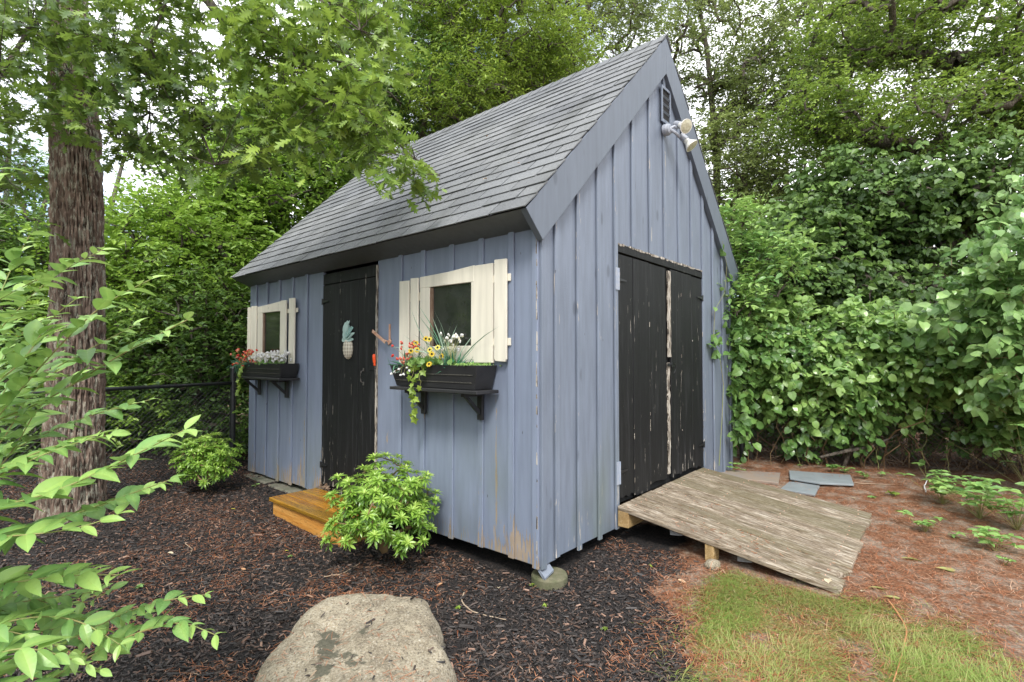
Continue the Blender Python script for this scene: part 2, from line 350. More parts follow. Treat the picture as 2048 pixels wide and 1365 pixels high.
def rockm():
    m = Mt('granite_boulder'); n = m.noise(6, 9, None, .8); f = m.noise(100, 6, None, .85)
    c = m.ramp(n, [(.28, (.16, .125, .09)), (.43, (.29, .245, .17)), (.55, (.42, .365, .265)), (.72, (.34, .255, .15))])
    c = m.mix(m.ramp(f, [(.40, .9), (.48, 0)]), c, (.07, .06, .05)); c = m.mix(m.ramp(f, [(.55, 0), (.63, .7)]), c, (.66, .64, .58))
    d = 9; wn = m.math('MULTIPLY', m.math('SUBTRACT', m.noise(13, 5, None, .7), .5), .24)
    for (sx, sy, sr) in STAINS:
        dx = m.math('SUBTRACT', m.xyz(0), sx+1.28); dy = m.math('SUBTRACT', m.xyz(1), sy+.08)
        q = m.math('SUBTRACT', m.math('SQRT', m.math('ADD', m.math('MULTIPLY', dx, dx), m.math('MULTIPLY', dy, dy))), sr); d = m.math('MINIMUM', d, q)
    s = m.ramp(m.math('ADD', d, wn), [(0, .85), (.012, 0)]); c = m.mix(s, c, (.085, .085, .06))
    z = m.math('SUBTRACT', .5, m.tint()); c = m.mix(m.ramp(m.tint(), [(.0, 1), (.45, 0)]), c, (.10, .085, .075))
    return m.fin(c, .9, m.bump(m.math('ADD', n, m.math('MULTIPLY', f, .35)), 1, .02), 0, .3)
m_rock = rockm()
m_slate = simple('blue_slate', (.235, .27, .285), (.19, .21, .22), 6, .55, .4, 30)
m_slateb = simple('brown_slate', (.27, .205, .15), (.22, .2, .18), 5, .7, .4, 30)
m_conc = simple('mossy_concrete', (.17, .155, .10), (.07, .08, .035), 14, .9, .8, 80)
m_found = simple('grey_foundation_stone', (.20, .185, .15), (.10, .11, .07), 9, .9, .8, 50)
m_clap = simple('grey_clapboard', (.26, .26, .26), (.20, .2, .2), 5, .7, .2)
def groundm():
    m = Mt('mulch_and_soil'); t = m.tint(); n = m.noise(60, 6, None, .75); c2 = m.noise(7, 5, None, .65)
    mu = m.ramp(n, [(.34, (.006, .006, .006)), (.52, (.022, .02, .02)), (.62, (.05, .038, .032)), (.74, (.14, .06, .035))])
    so_ = m.ramp(n, [(.3, (.055, .025, .014)), (.5, (.17, .078, .040)), (.7, (.33, .19, .115))])
    so_ = m.mix(m.ramp(c2, [(.45, 0), (.62, .8)]), so_, m.ramp(n, [(.3, (.14, .11, .08)), (.5, (.27, .225, .175)), (.7, (.44, .38, .31))]))
    f = m.ramp(m.math('ADD', t, m.math('MULTIPLY', m.math('SUBTRACT', c2, .5), .5)), [(.42, 0), (.58, 1)])
    c = m.mix(f, mu, so_); return m.fin(c, .9, m.bump(n, 1, .012), 0, .25)
m_ground = groundm()
m_wgrnd = simple('woodland_floor', (.035, .045, .015), (.07, .05, .03), 3, .95, .8, 20)

# ------------------------------------------------------------------ leaf shapes
def leaf(prof, fold=.25, zc=0.):       # prof: (t, halfwidth, shift)
    M_ = [(t, 0, -zc*t*t) for t, w_, s_ in prof]; V = list(M_); idx = {}
    for i, (t, w_, s_) in enumerate(prof):
        if w_ > 0:
            for sg in (1, -1): idx[(i, sg)] = len(V); V.append((t+s_, sg*w_, fold*w_-zc*t*t))
    q = []; tr = []
    for i in range(len(prof)-1):
        for sg in (1, -1):
            a, b = idx.get((i, sg)), idx.get((i+1, sg)); f = [i, i+1]
            if b is not None: f.append(b)
            if a is not None: f.append(a)
            if sg < 0: f = f[::-1]
            (q if len(f) == 4 else tr).append(f)
    return np.array(V), [np.array(x) for x in (q, tr) if x]
T_lite = (np.array([(0, 0, 0), (.3, .27, .06), (.68, .2, .05), (1, 0, -.05), (.68, -.2, .05), (.3, -.27, .06)], float), [np.array([(0, 3, 2, 1), (0, 5, 4, 3)])])
T_round = (np.array([(0, 0, 0), (.12, .36, .09), (.62, .40, .09), (1, 0, -.08), (.62, -.40, .09), (.12, -.36, .09)], float), [np.array([(0, 3, 2, 1), (0, 5, 4, 3)])])
T_heart = leaf([(0, 0, 0), (.06, .30, -.10), (.35, .46, 0), (.68, .34, 0), (.88, .12, 0), (1, 0, 0)], .18, .16)
T_ell = leaf([(0, 0, 0), (.05, .06, 0), (.16, .145, 0), (.32, .20, 0), (.5, .215, 0), (.67, .18, 0), (.82, .11, 0), (.93, .04, 0), (1, 0, 0)], .28, .14)
T_nar = leaf([(0, 0, 0), (.3, .10, 0), (.6, .15, 0), (.85, .08, 0), (1, 0, 0)], .3, .12)
T_oak = leaf([(0, 0, 0), (.14, .05, 0), (.20, .20, .07), (.30, .06, 0), (.40, .33, .10), (.50, .07, 0), (.60, .36, .12), (.72, .07, 0), (.80, .20, .10), (.88, .06, 0), (1, 0, 0)], .1, .1)
T_ivy = leaf([(0, 0, 0), (.05, .38, -.06), (.25, .30, .05), (.42, .48, .12), (.62, .22, 0), (1, 0, 0)], .15, .1)
T_bl = (np.array([(0, .5, 0), (0, -.5, 0), (.5, .4, 0), (.5, -.4, 0), (1, 0, 0)], float), [np.array([(1, 3, 2, 0)]), np.array([(3, 4, 2)])])
def rdir(n, z=0., s=1.): v = rg.normal(size=(n, 3)); v[:, 2] = v[:, 2]*s+z; return unit(v)

# ------------------------------------------------------------------ GROUND
def axisv(lo, flo, fhi, hi, st):
    a = np.arange(flo, fhi, st); out = [fhi]; d = st
    while out[-1] < hi: d *= 1.35; out.append(out[-1]+d)
    lo_ = [flo]; d = st
    while lo_[-1] > lo: d *= 1.35; lo_.append(lo_[-1]-d)
    return np.array(lo_[1:][::-1]+list(a)+out)
X = axisv(-250, -3, 5.6, 250, .03); Y = axisv(-250, -3.4, 6, 250, .03)
gx, gy = np.meshgrid(X, Y, indexing='ij')
def gdetail(x, y):
    p = np.stack([x, y, x*0], -1); near = (np.abs(x-1) < 6) & (np.abs(y-1) < 6)
    return np.where(near, .035*(fbm(p*3.1, 3)-.45)+.016*(fbm(p*22, 2)-.35), 0)
def soilmask(x, y):                              # 0 mulch bed, 1 needle-strewn soil
    f = .447*(x-1.0)-.894*(y+.42)+.10*np.sin(x*4.1)+.06*np.sin(x*9+y*3)
    return np.clip(np.maximum((x-1.35+.1*np.sin(y*5))/.5, f/.45)+.5, 0, 1)
def gh(x, y): return gz(x, y)+gdetail(np.asarray(x, float), np.asarray(y, float))
Z = gh(gx, gy)
def gh(x, y):
    x = np.asarray(x, float); y = np.asarray(y, float); i = np.clip(np.searchsorted(X, x)-1, 0, len(X)-2); j = np.clip(np.searchsorted(Y, y)-1, 0, len(Y)-2)
    u = (x-X[i])/(X[i+1]-X[i]); v = (y-Y[j])/(Y[j+1]-Y[j])
    return Z[i, j]*(1-u)*(1-v)+Z[i+1, j]*u*(1-v)+Z[i, j+1]*(1-u)*v+Z[i+1, j+1]*u*v
nx, ny = gx.shape; ii = np.arange(nx-1)[:, None]; jj = np.arange(ny-1)[None]
F = np.stack([ii*ny+jj, (ii+1)*ny+jj, (ii+1)*ny+jj+1, ii*ny+jj+1], -1).reshape(-1, 4)
g = MB(); g.raw(np.stack([gx, gy, Z], -1).reshape(-1, 3), F, soilmask(gx, gy).ravel())
tag(g.build('ground', m_ground, smooth=True, loc=(0, 0, 0)), None, None, kind='structure')

# ------------------------------------------------------------------ SHED
W, L = 3.585, 4.268; XR = W/2; EX, EZ, RZ = -.20, 2.20, 4.18
shed = thing('garden_shed', 'blue grey board and batten garden shed with steep shingled roof', 'shed', (0, 0, 0))
def jt(a=.5, s=.16): return a+R.uniform(-s, s)
# side wall boards (plane x=0), the door opening between y 1.74 and 2.64
mb = MB(); battY = [.25, .53, .83, 1.15, 1.44]; battY2 = [2.96, 3.25, 3.54, 3.84, 4.12]
def sideboards(ys):
    for a, b in zip(ys[:-1], ys[1:]):
        x = R.uniform(-.002, .002); mb.box(x, .03, a+.0015, b-.0015, R.uniform(-.012, .012), 2.14, jt())
sideboards([0]+battY+[1.74]); sideboards([2.64]+battY2+[L])
for y in battY+battY2:
    a = y-.045+R.uniform(-.004, .004); mb.box(-.017, -.0025, a, a+.047, R.uniform(-.02, .015), 2.13, .9)
mb.build('side_wall', m_blue, shed, bevel=.0025)
# gable wall
battX = [.168, .425, .69, .938, 1.222, 1.53, 1.818, 2.124, 2.421, 2.708, 2.99, 3.27, 3.5]
mb = MB()
def topz(x): return 2.30+min(x, W-x)
ed = [.0]+battX+[W]
for a, b in zip(ed[:-1], ed[1:]):
    z0 = R.uniform(-.01, .015); segs = []
    if a > .9 and b < 2.75: z0 = 2.175
    y = R.uniform(-.002, .002); a2, b2 = a+.0015, b-.0015
    pts = [(a2, y, z0), (b2, y, z0), (b2, y, topz(b2))]
    if a2 < XR < b2: pts.append((XR, y, topz(XR)))
    pts.append((a2, y, topz(a2)))
    mb.prism(pts, (0, .03, 0), jt())
for x in battX:
    z0 = 2.18 if .95 < x < 2.69 else R.uniform(-.02, .01)
    if x == .938: z0 = 0
    a = x-.024; b = a+.045; mb.prism([(a, -.019, z0), (b, -.019, z0), (b, -.019, topz(b)), (a, -.019, topz(a))], (0, .0165, 0), .9)
# skip narrow strips cut away by vent: the vent sits proud instead
mb.build('gable_wall', m_gab, shed, bevel=.0025)
mb = MB(); mb.box(.0305, .06, .031, L, .0, 2.1, mi=0)
mb.box(W-.03, W, .031, L-.03, 0, 2.3); mb.prism([(.03, L-.03, 0), (W, L-.03, 0), (W, L-.03, 2.3), (XR, L-.03, 4.09), (.03, L-.03, 2.3)], (0, .03, 0))
mb.build('rear_wall', m_blue, shed)
mb = MB(); mb.box(-.019, -.0025, .002, .05, -.02, 2.10, .92, 0); mb.box(-.004, .045, -.020, -.0025, -.02, 2.2, .5, 1)
mb.build('corner_trim', [m_blue, m_gab], shed, bevel=.002)
def ragged(name, m_, x0, x1, yc, wd_, z0, z1, gap=.35):
    mb = MB(); z = z0
    while z < z1:
        h = R.uniform(.02, .09)
        if R.random() > gap: a = yc-R.uniform(.2, 1)*wd_/2; b = yc+R.uniform(.2, 1)*wd_/2; mb.prism([(x0, a, z), (x0, b, z+.004), (x0, b-.002, z+h), (x0, a+.002, z+h-.005)], (x1-x0, 0, 0))
        z += h+.001
    o = mb.build(name, m_, shed); o['kind'] = 'stuff'; return o
ragged('peeled_paint', m_peel, -.0202, -.0188, .010, .016, .05, 2.05, .4)
mb = MB(); mb.box(-.0215, -.004, 1.727, 1.740, .0, 2.08); mb.build('peeled_trim_edge', m_peel, shed)
# roof
def roof_side(sg):
    mb = MB(); sl_ = np.array([RV_X*sg, 0, RV_Z]); nn = np.array([-RV_Z*sg, 0, RV_X]); e0 = np.array([EX if sg > 0 else W-EX, 0, EZ])
    y0, y1 = -.055, L+.04
    mb.raw([e0+(0, y0+.01, 0)+nn*-.002, e0+(0, y1-.01, 0)+nn*-.002, e0+sl_*SLEN+(0, y1-.01, 0)+nn*-.002, e0+sl_*SLEN+(0, y0+.01, 0)+nn*-.002], [(0, 1, 2, 3)], 0, 1)
    rows = int(SLEN/.138); ex = SLEN/rows
    for i in range(rows):
        s0 = i*ex - (.012 if i == 0 else 0); s1 = min((i+1)*ex+.02, SLEN-.002); y = y0-.305+((i*.1525) % .305)+R.uniform(-.01, .01); up = R.uniform(-.02, .02)
        while y < y1:
            a, b = max(y+.006, y0), min(y+.299, y1)
            if b-a > .01:
                th = .012+R.uniform(-.002, .003); w0 = R.uniform(-.004, .004)
                if sg > 0 and R.random() < .5:                  # doubled tab, laminated look
                    pass
                P = [e0+sl_*(s0+w0)+(0, a, 0), e0+sl_*(s0+w0+R.uniform(-.002, .002))+(0, b, 0), e0+sl_*s1+(0, b, 0), e0+sl_*s1+(0, a, 0)]
                hb = [.002+th, .002+th, .004, .004]
                V = [p+nn*(h-.007) for p, h in zip(P, hb)]+[p+nn*h for p, h in zip(P, hb)]
                mb.raw(V, [(4, 5, 6, 7), (0, 1, 5, 4), (1, 2, 6, 5), (3, 0, 4, 7)], min(1, max(0, R.gauss(.5, .22)+up*3)))
            y += .305
    return mb
SLEN = math.hypot(XR-EX, RZ-EZ); RV_X = (XR-EX)/SLEN; RV_Z = (RZ-EZ)/SLEN
roof_side(1).build('roof_slope', [m_shing, m_dark], shed); roof_side(-1).build('roof_slope', [m_shing, m_dark], shed)
mb = MB(); y = -.06
while y < L+.03:
    b = min(y+.15, L+.045); h0, h1 = .022, .012; t_ = R.uniform(.2, .6)
    for sg in (1, -1):
        d = np.array([-.11*sg, 0, -.11]); p = np.array([XR, 0, RZ+.004])
        V = [p+(0, y, h0), p+(0, b, h1), p+d+(0, b, h1), p+d+(0, y, h0)]; V = V+[v-np.array([0, 0, .008]) for v in V]
        mb.raw(V, [(0, 1, 2, 3)[::sg], (4, 5, 6, 7)[::-sg], (0, 3, 7, 4)[::sg], (3, 2, 6, 7)[::sg]], t_)
    y += .14
mb.build('ridge_cap', m_shing, shed)
# soffit boards square to the roof slope, rake boards
mb = MB()
ux, uz = RV_X, RV_Z; nn = np.array([-uz, 0, ux])
def fas(sg):
    e = np.array([EX, 0, EZ]) if sg > 0 else np.array([W-EX, 0, EZ]); dn = np.array([uz*sg, 0, -ux]); o = e-np.array([-uz*sg, 0, ux])*.006
    a = o+(0, -.02, 0); b = np.array([-.0005 if sg > 0 else W+.0005, -.02, 2.118]); th = np.array([.01*sg, 0, .022])
    mb.prism([a, b, b+th, a+th], (0, L+.045, 0), .5)
fas(1); mb.build('eave_board', m_fascia, shed, bevel=.002); mb = MB(); fas(-1); mb.build('eave_board', m_fascia, shed, bevel=.002)
for sg in (1, -1):
    mb = MB(); dn = np.array([uz*sg, 0, -ux]); e = np.array([EX if sg > 0 else W-EX, 0, EZ])-np.array([-uz*sg, 0, ux])*.005
    pk = np.array([XR, 0, RZ-.007]); wd = .235; pb = np.array([XR, 0, RZ-.007-wd/ux*1.0])
    mb.prism([e+(0, -.05, 0), e+dn*wd+(0, -.05, 0), pb+(0, -.05, 0)+(-.0015*sg, 0, 0), pk+(0, -.05, 0)+(-.0015*sg, 0, 0)], (0, .047, 0), .5)
    o = mb.build('rake_board', m_trim, shed, bevel=.002)
# side door
DY0, DY1 = 1.745, 2.632
mb = MB(); ys = [DY0+.008, 2.02, 2.338, DY1]
for a, b in zip(ys[:-1], ys[1:]):
    zz = .03 if a < 2.3 else .10
    mb.box(-.006+R.uniform(-.002, .002), .02, a+.003, b-.003, zz, 1.985, jt())
mb.box(-.003, .018, DY0+.006, DY1, 1.992, 2.09, .4)
sd = mb.build('door', m_black, shed, bevel=.002); sd['label'] = 'narrow black plank door of three boards'
mb = MB(); mb.box(.02, .024, DY0-.02, DY1+.02, -.02, 2.1); mb.build('door_shade_sheet', m_dark, shed)  # near-black sheet behind the planks, stands in for the shade inside
def strap(parent, p, u_, v_, n_, ln, m_, name='hinge'):
    mb = MB(); p, u_, v_, n_ = map(np.array, (p, u_, v_, n_))
    mb.prism([p-v_*.026, p-v_*.026+u_*.012, p-v_*.012+u_*.03, p-v_*.004+u_*ln, p+v_*.004+u_*ln, p+v_*.012+u_*.03, p+v_*.026+u_*.012, p+v_*.026], n_*.004)
    mb.tube([p-v_*.03+n_*.004, p+v_*.03+n_*.004], .0055, 8); return mb.build(name, m_, parent)
for z in (1.83, .28): strap(sd, (-.010, DY1-.002, z), (0, -1., 0), (0, 0, 1.), (-1., 0, 0), .11, m_iron)
mb = MB(); p = np.array([-.012, 1.93, 1.13])
mb.tube([p+(0, 0, .055), p+(-.022, 0, .045), p+(-.03, 0, 0), p+(-.022, 0, -.045), p+(0, 0, -.055)], .004, 6)
mb.box(-.012, -.0095, 1.92, 1.94, 1.175, 1.205); mb.box(-.012, -.0095, 1.92, 1.94, 1.055, 1.085); mb.build('handle', m_steel, sd)
mb = MB(); mb.box(-.014, -.0065, 1.752, 1.84, 1.19, 1.225); mb.tube([(-.014, 1.735, 1.20), (-.035, 1.735, 1.205), (-.035, 1.735, 1.225), (-.014, 1.735, 1.228)], .004, 6); mb.build('hasp', m_iron, sd)
# rotten lower corner of door
mb = MB()
for k in range(60):
    c = np.array([R.uniform(-.035, .0), R.gauss(2.52, .09), R.uniform(-.02, .10)]); a = rdir(3)*[[.02], [.011], [.006]]
    mb.obox(c, *a, t=R.random())
mb.build('rotten_wood', m_peel if False else simple('rotten_wood', (.10, .07, .05), (.22, .15, .10), 30, .95, 1, 90), shed)
# double doors in gable
mb = MB(); mb.box(.935, 2.70, .022, .026, .17, 2.2); mb.build('door_shade_sheet', m_dark, shed)  # black sheet again, interior shade behind the double doors put in as colour
mb = MB(); mb.prism([(.95, -.012, 2.115), (2.70, -.012, 2.105), (2.70, -.012, 2.16), (1.9, -.012, 2.175), (.95, -.012, 2.18)], (0, .03, 0), .4)
mb.build('door_header', m_black, shed, bevel=.003)
mb = MB()
for k in range(46):
    x = .95+k*.0385; mb.box(x, x+.037, -.015, -.0125, 2.172+R.uniform(-.010, .007), 2.181+R.uniform(-.002, .006))
mb.build('peeled_trim_edge', m_peel, shed)
def dleaf(xs, label, hx, hd):
    mb = MB()
    for a, b in zip(xs[:-1], xs[1:]):
        zb = .205+R.uniform(-.015, .02); y = -.006+R.uniform(-.003, .003); n = 6
        top = 2.10+R.uniform(-.008, .004)
        bot = [(a+.003+(b-a-.006)*k/n, y, zb+R.uniform(-.014, .014)) for k in range(n+1)]
        mb.prism(bot+[(b-.003, y, top), (a+.003, y, top)], (0, .026, 0), jt())
    o = mb.build('door', m_black, shed, bevel=.003); o['label'] = label
    for z in (1.90, .42):
        strap(o, (hx, -.013, z), (hd*1., 0, 0), (0, 0, 1.), (0, -1., 0), .14, m_iron)
        if hd > 0:
            mb = MB(); mb.box(hx-.045, hx-.002, -.026, -.0195, z-.085, z+.085); mb.tube([(hx, -.026, z-.085), (hx, -.026, z+.085)], .006, 8); mb.build('hinge_plate', m_grmetal, o)
    return o
d1 = dleaf([.953, 1.218, 1.50, 1.835], 'wider left leaf of the black double door', .957, 1)
d2 = dleaf([1.925, 2.157, 2.419, 2.69], 'narrower right leaf of the black double door', 2.685, -1)
mb = MB()
def rag(x, wlo, whi, z0, z1, y=-.012):
    z = z0; P1 = []; P2 = []
    while z < z1: P1.append((x-R.uniform(wlo, whi), y, z)); P2.append((x+R.uniform(wlo, whi), y, z)); z += .03
    mb.prism(P1+P2[::-1], (0, .012, 0), .5)
rag(1.895, .022, .034, 1.30, 2.11); rag(1.868, .010, .028, .26, 1.28, -.014)
mb.build('peeled_door_edge', m_peel, d2)
mb = MB(); mb.box(1.83, 1.885, -.024, -.0155, 1.215, 1.245); mb.obox((1.93, -.026, 1.23), (.045, 0, 0), (0, .003, 0), (0, 0, .014)); mb.lathe([(0, .02), (.012, .02)], (1.9, -.022, 1.23), (0, -1, 0), 12)
mb.tube([(1.90+.045*cos(q), -.04, 1.20+.045*sin(q)) for q in np.linspace(-1.4, 1.6, 9)], .003, 5); mb.build('latch', m_iron, d2)
mb = MB()                                            # chipped white patches at plank ends and edges
for x in (1.218, 1.5, 2.157, 2.419, 2.68, .965):
    for k in range(8):
        z = .2+abs(R.gauss(0, .9)); 
        if z > 2.08: continue
        h = R.uniform(.008, .035)*(1.6 if z < .5 else 1); mb.prism([(x-R.uniform(.0, .006), -.0125, z), (x+R.uniform(0, .004), -.0125, z+h*.3), (x+R.uniform(0, .003), -.0125, z+h), (x-R.uniform(.0, .004), -.0125, z+h*.8)], (0, .003, 0))
mb.build('peeled_paint', m_peel, shed)['kind'] = 'stuff'
# rusty hasp on side wall
mb = MB(); mb.box(-.008, -.0025, 1.553, 1.575, 1.435, 1.572); mb.lathe([(0, .022), (.012, .020)], (-.003, 1.56, 1.425), (-1, 0, 0), 12)
mb.obox((-.055, 1.645, 1.47), (-.0, .092, .050), (.003, 0, 0), (0, -.006, .011)); mb.tube([(-.014, 1.56, 1.40), (-.02, 1.57, 1.43), (-.05, 1.60, 1.445)], .006, 6)
mb.build('hasp_strap', m_rust, shed, bevel=.001)
# gable vent
mb = MB(); vx0, vx1, vz0, vz1 = 1.735, 1.925, 3.40, 3.73
for a, b, c, d in ((vx0, vx0+.02, vz0, vz1), (vx1-.02, vx1, vz0, vz1), (vx0+.02, vx1-.02, vz0, vz0+.03), (vx0+.02, vx1-.02, vz1-.025, vz1)): mb.box(a, b, -.032, -.0195, c, d)
for k in range(1, 4): z = vz0+.03+k*.069; mb.obox((1.83, -.024, z), (.0745, 0, 0), (0, .0015, .0), (0, -.008, .008))
v = mb.build('vent', m_gab, shed, bevel=.002); v['label'] = 'small louvred vent under the peak'
mb = MB(); mb.box(vx0+.02, vx1-.02, -.0205, -.0193, vz0+.03, vz1-.025); mb.build('vent_opening', m_dark, v)
# twin flood lamp
fl = MB(); fl.lathe([(0, .05), (.03, .052), (.055, .045), (.06, .03)], (1.80, -.019, 3.335), (0, -1, 0), 20); fl.tube([(1.80, -.07, 3.335), (1.83, -.10, 3.36), (1.86, -.12, 3.345)], .014, 8); fl.tube([(1.80, -.07, 3.335), (1.83, -.11, 3.30), (1.87, -.13, 3.27)], .014, 8)
lamp = fl.build('flood_lamp', m_lampg, shed, smooth=False, bevel=0)
for o_, ax in (((1.87, -.115, 3.385), (-.35, -.75, -.45)), ((1.95, -.13, 3.29), (.12, -.62, -.76))):
    mb = MB(); mb.lathe([(-.03, .03), (.04, .033), (.042, .03)], o_, ax, 18, mi=0)
    mb.lathe([(.042, .026), (.07, .030), (.10, .050), (.118, .062), (.125, .062)], o_, ax, 20, mi=1)
    mb.lathe([(.1255, .056), (.131, .03)], o_, ax, 20, mi=2); mb.build('lamp_head', [m_lampg, m_lampw, m_lens], lamp, smooth=False)
# windows
def window(y0, y1, z0, z1, gy0, gy1, gz0, gz1, shut, label):
    mb = MB()
    mb.box(-.040, -.0175, gy1, y1, z0, z1-.085, jt()); mb.box(-.040, -.0175, y0, gy0, z0, z1-.0 if gy0-y0 > .1 else z1-.085, jt())
    mb.prism([(-.0425, gy0-.03 if gy0-y0 > .1 else y0, gz1+.0), (-.0425, y1, gz1+.005), (-.0425, y1, z1-.022), (-.0425, (y0+y1)/2+.05, z1-.014), (-.0425, gy0-.03 if gy0-y0 > .1 else y0, z1+.004)], (.026, 0, 0), jt())
    mb.box(-.038, -.0175, gy0, gy1, z0, gz0, jt())
    f = mb.build('window', m_white, shed, bevel=.003); f['label'] = label
    mb = MB(); mb.box(-.0215, -.0188, gy0-.01, gy1+.01, gz0-.01, gz1+.01); mb.build('pane', m_glass, f)
    mb = MB(); mb.box(-.034, -.0217, gy1-.028, gy1-.001, gz0+.001, gz1-.001); mb.build('inner_jamb', simple('brown_jamb', (.16, .095, .06), (.24, .17, .12), 20, .8, .4), f)
    for planks, bars, sl2 in shut:
        mb = MB()
        for a, b, c, d in bars: mb.box(-.030, -.0175, a, b, c, d, .5)
        for a, b, c, d in planks:
            ch = .012; mb.prism([(-.046, a, c+.02), (-.046, a+ch, c), (-.046, b-ch, c+.004), (-.046, b, c+.02), (-.046, b, d), (-.046, a, d-.004)], (.0155, 0, 0), jt())
        s = mb.build('shutter', m_white, f, bevel=.003); s['label'] = sl2
window(.372, 1.135, 1.26, 1.935, .578, 1.023, 1.379, 1.823,
       [([(1.262, 1.385, 1.245, 1.905), (1.15, 1.245, 1.245, 1.915)], [(1.115, 1.37, 1.735, 1.80)], 'two plank shutter left of the near window'),
        ([(.243, .352, 1.268, 1.952)], [(.222, .44, 1.80, 1.85), (.222, .44, 1.375, 1.425)], 'single plank shutter right of the near window')],
       'near cream framed window above the longer flower box')
window(3.43, 3.98, 1.24, 1.885, 3.44, 3.86, 1.345, 1.785,
       [([(4.15, 4.235, 1.22, 1.872), (4.0, 4.135, 1.22, 1.880)], [(3.96, 4.14, 1.73, 1.77)], 'two plank shutter left of the far window'),
        ([(3.295, 3.425, 1.225, 1.895), (3.115, 3.235, 1.225, 1.905)], [(3.085, 3.44, 1.755, 1.80)], 'two plank shutter right of the far window')],
       'far cream framed window above the shorter flower box')
# foundation stones, corner footing
for k, (a, b) in enumerate([(3.62, 4.30), (3.05, 3.58), (2.72, 3.0)]):
    mb = MB(); n = 7; V = rdir(1)
    zt = -.035-.01*k; mb.prism([(-.10+R.uniform(-.02, .02), a, -.16), (-.11, b, -.16), (-.10, b-.01, zt), (-.09, a+.02, zt+.005)], (.2, 0, 0)); mb.build('foundation_stone', m_found, shed, bevel=.012)
mb = MB(); c = np.array([.095, .0, 0]); n = 30
prof = [(-.20, .115), (-.085, .115), (-.072, .108)]
mb.lathe(prof, (c[0], c[1], 0), (0, 0, 1), n); fo = mb.build('corner_footing', m_conc, shed, smooth=False)
mb = MB(); mb.prism([(-.01, -.045, -.06), (.10, -.03, -.045), (.11, .02, -.012), (.0, .02, -.016)], (0, 0, -.012)); mb.prism([(-.01, -.045, -.085), (.01, -.043, -.085), (.01, .02, -.02), (-.01, .02, -.02)], (.012, 0, 0)); mb.build('flashing', simple('pale_flashing', (.22, .25, .30), (.16, .18, .22), 8, .4, .1), fo)

# ------------------------------------------------------------------ step, ramp, slates
st = thing('wooden_step', 'low amber stained wooden step below the black side door', 'step', (-.22, 2.05, -.13))
mb = MB()
for a, b in ((-.485, -.335), (-.33, -.18), (-.175, -.03)): mb.box(a, b, 1.50, 2.66, .025, .06, jt(.5, .3))
mb.build('tread', m_step, st, bevel=.006)
mb = MB(); mb.box(-.462, -.425, 1.53, 2.625, -.16, .0245); mb.build('riser', m_stepf, st, bevel=.004)
for a, b in ((1.531, 1.565), (2.59, 2.624)): mb = MB(); mb.box(-.4245, -.04, a, b, -.16, .0245, .3); mb.build('side_board', m_stepf, st, bevel=.003)

ra = thing('entry_ramp', 'weathered plank ramp sloping down from the black double doors', 'ramp', (1.78, -.75, -.1))
A0 = np.array([.905, -.028, .185]); A1 = np.array([2.605, -.028, .205]); B0 = np.array([.98, -1.45, -.060]); B1 = np.array([2.64, -1.43, .012])
def rp_(u, v): return (A0*(1-u)+A1*u)*(1-v)+(B0*(1-u)+B1*u)*v
mb = MB(); nb = 9
for k in range(nb):
    u0 = k/nb+.0036; u1 = (k+1)/nb-.0036; e = 1+R.uniform(-.012, .008); h = R.uniform(-.002, .003)
    if k == 0: e = 1.0
    if k == 1: e = 1.015
    P = [rp_(u0, 0), rp_(u1, 0), rp_(u1, e), rp_(u0, e-.05 if k == 1 else e)]; P = [p+(0, 0, h) for p in P]
    mb.prism([p-np.array([0, 0, .032]) for p in P], (0, 0, .032), jt(.5, .28))
mb.build('deck', m_ramp, ra, bevel=.005)
mb = MB()
for v in (.05, .31, .62, .93):
    for k in range(nb):
        for q in (.25, .75):
            p = rp_((k+q)/nb, v+R.uniform(-.006, .006)); mb.lathe([(-.002, .0045), (.0035, .0045)], p, (0, .16, 1), 6)
mb.build('nails', m_rust, ra)['kind'] = 'stuff'
mb = MB()
for v in (.30, .62, .93):
    a, b = rp_(.03, v), rp_(.97, v); mb.obox((a+b)/2-np.array([0, 0, .054]), (b-a)/2, (0, .045, -.006), (0, 0, .019))
mb.build('crossbar', simple('grey_crossbar', (.20, .21, .22), (.13, .13, .13), 12, .8, .4), ra)
for u, v, t_, hh in ((.035, .47, .045, 1), (.62, .47, .045, 1)):
    p = rp_(u, v); mb = MB(); zt = p[2]-.035; zb = gz(p[0], p[1])-.03
    mb.box(p[0]-.045, p[0]+.06, p[1]-.03, p[1]+.03, zb, zt); mb.build('support_post', m_pine, ra, bevel=.003)
mb = MB(); mb.box(.915, 2.60, -.115, -.028, .03, .148); mb.build('ledger', m_pine, ra, bevel=.003)
mb = MB()                                        # stone wedged beneath the post
def lump(mb, c, r, seed, t=.5, k=14):
    th = np.linspace(0, pi, k); ph = np.arange(k*2)*pi/k
    T_, P_ = np.meshgrid(th, ph, indexing='ij'); d = np.stack([np.sin(T_)*np.cos(P_), np.sin(T_)*np.sin(P_), np.cos(T_)], -1)
    q = 1+.5*(fbm(d*1.7+seed, 3)-.45); V = np.array(c)+d*q[..., None]*np.array(r)
    i = np.arange(k-1)[:, None]; j = np.arange(2*k)[None]; F = np.stack([i*2*k+j, (i+1)*2*k+j, (i+1)*2*k+(j+1) % (2*k), i*2*k+(j+1) % (2*k)], -1).reshape(-1, 4)
    return mb.raw(V.reshape(-1, 3), F, t)
p = gp(1425, 1135); lump(mb, (p[0], p[1], p[2]+.01), (.075, .05, .035), 3); tag(mb.build('stone', m_rock, smooth=True), 'small grey stone on the ground under the ramp edge', 'stone')

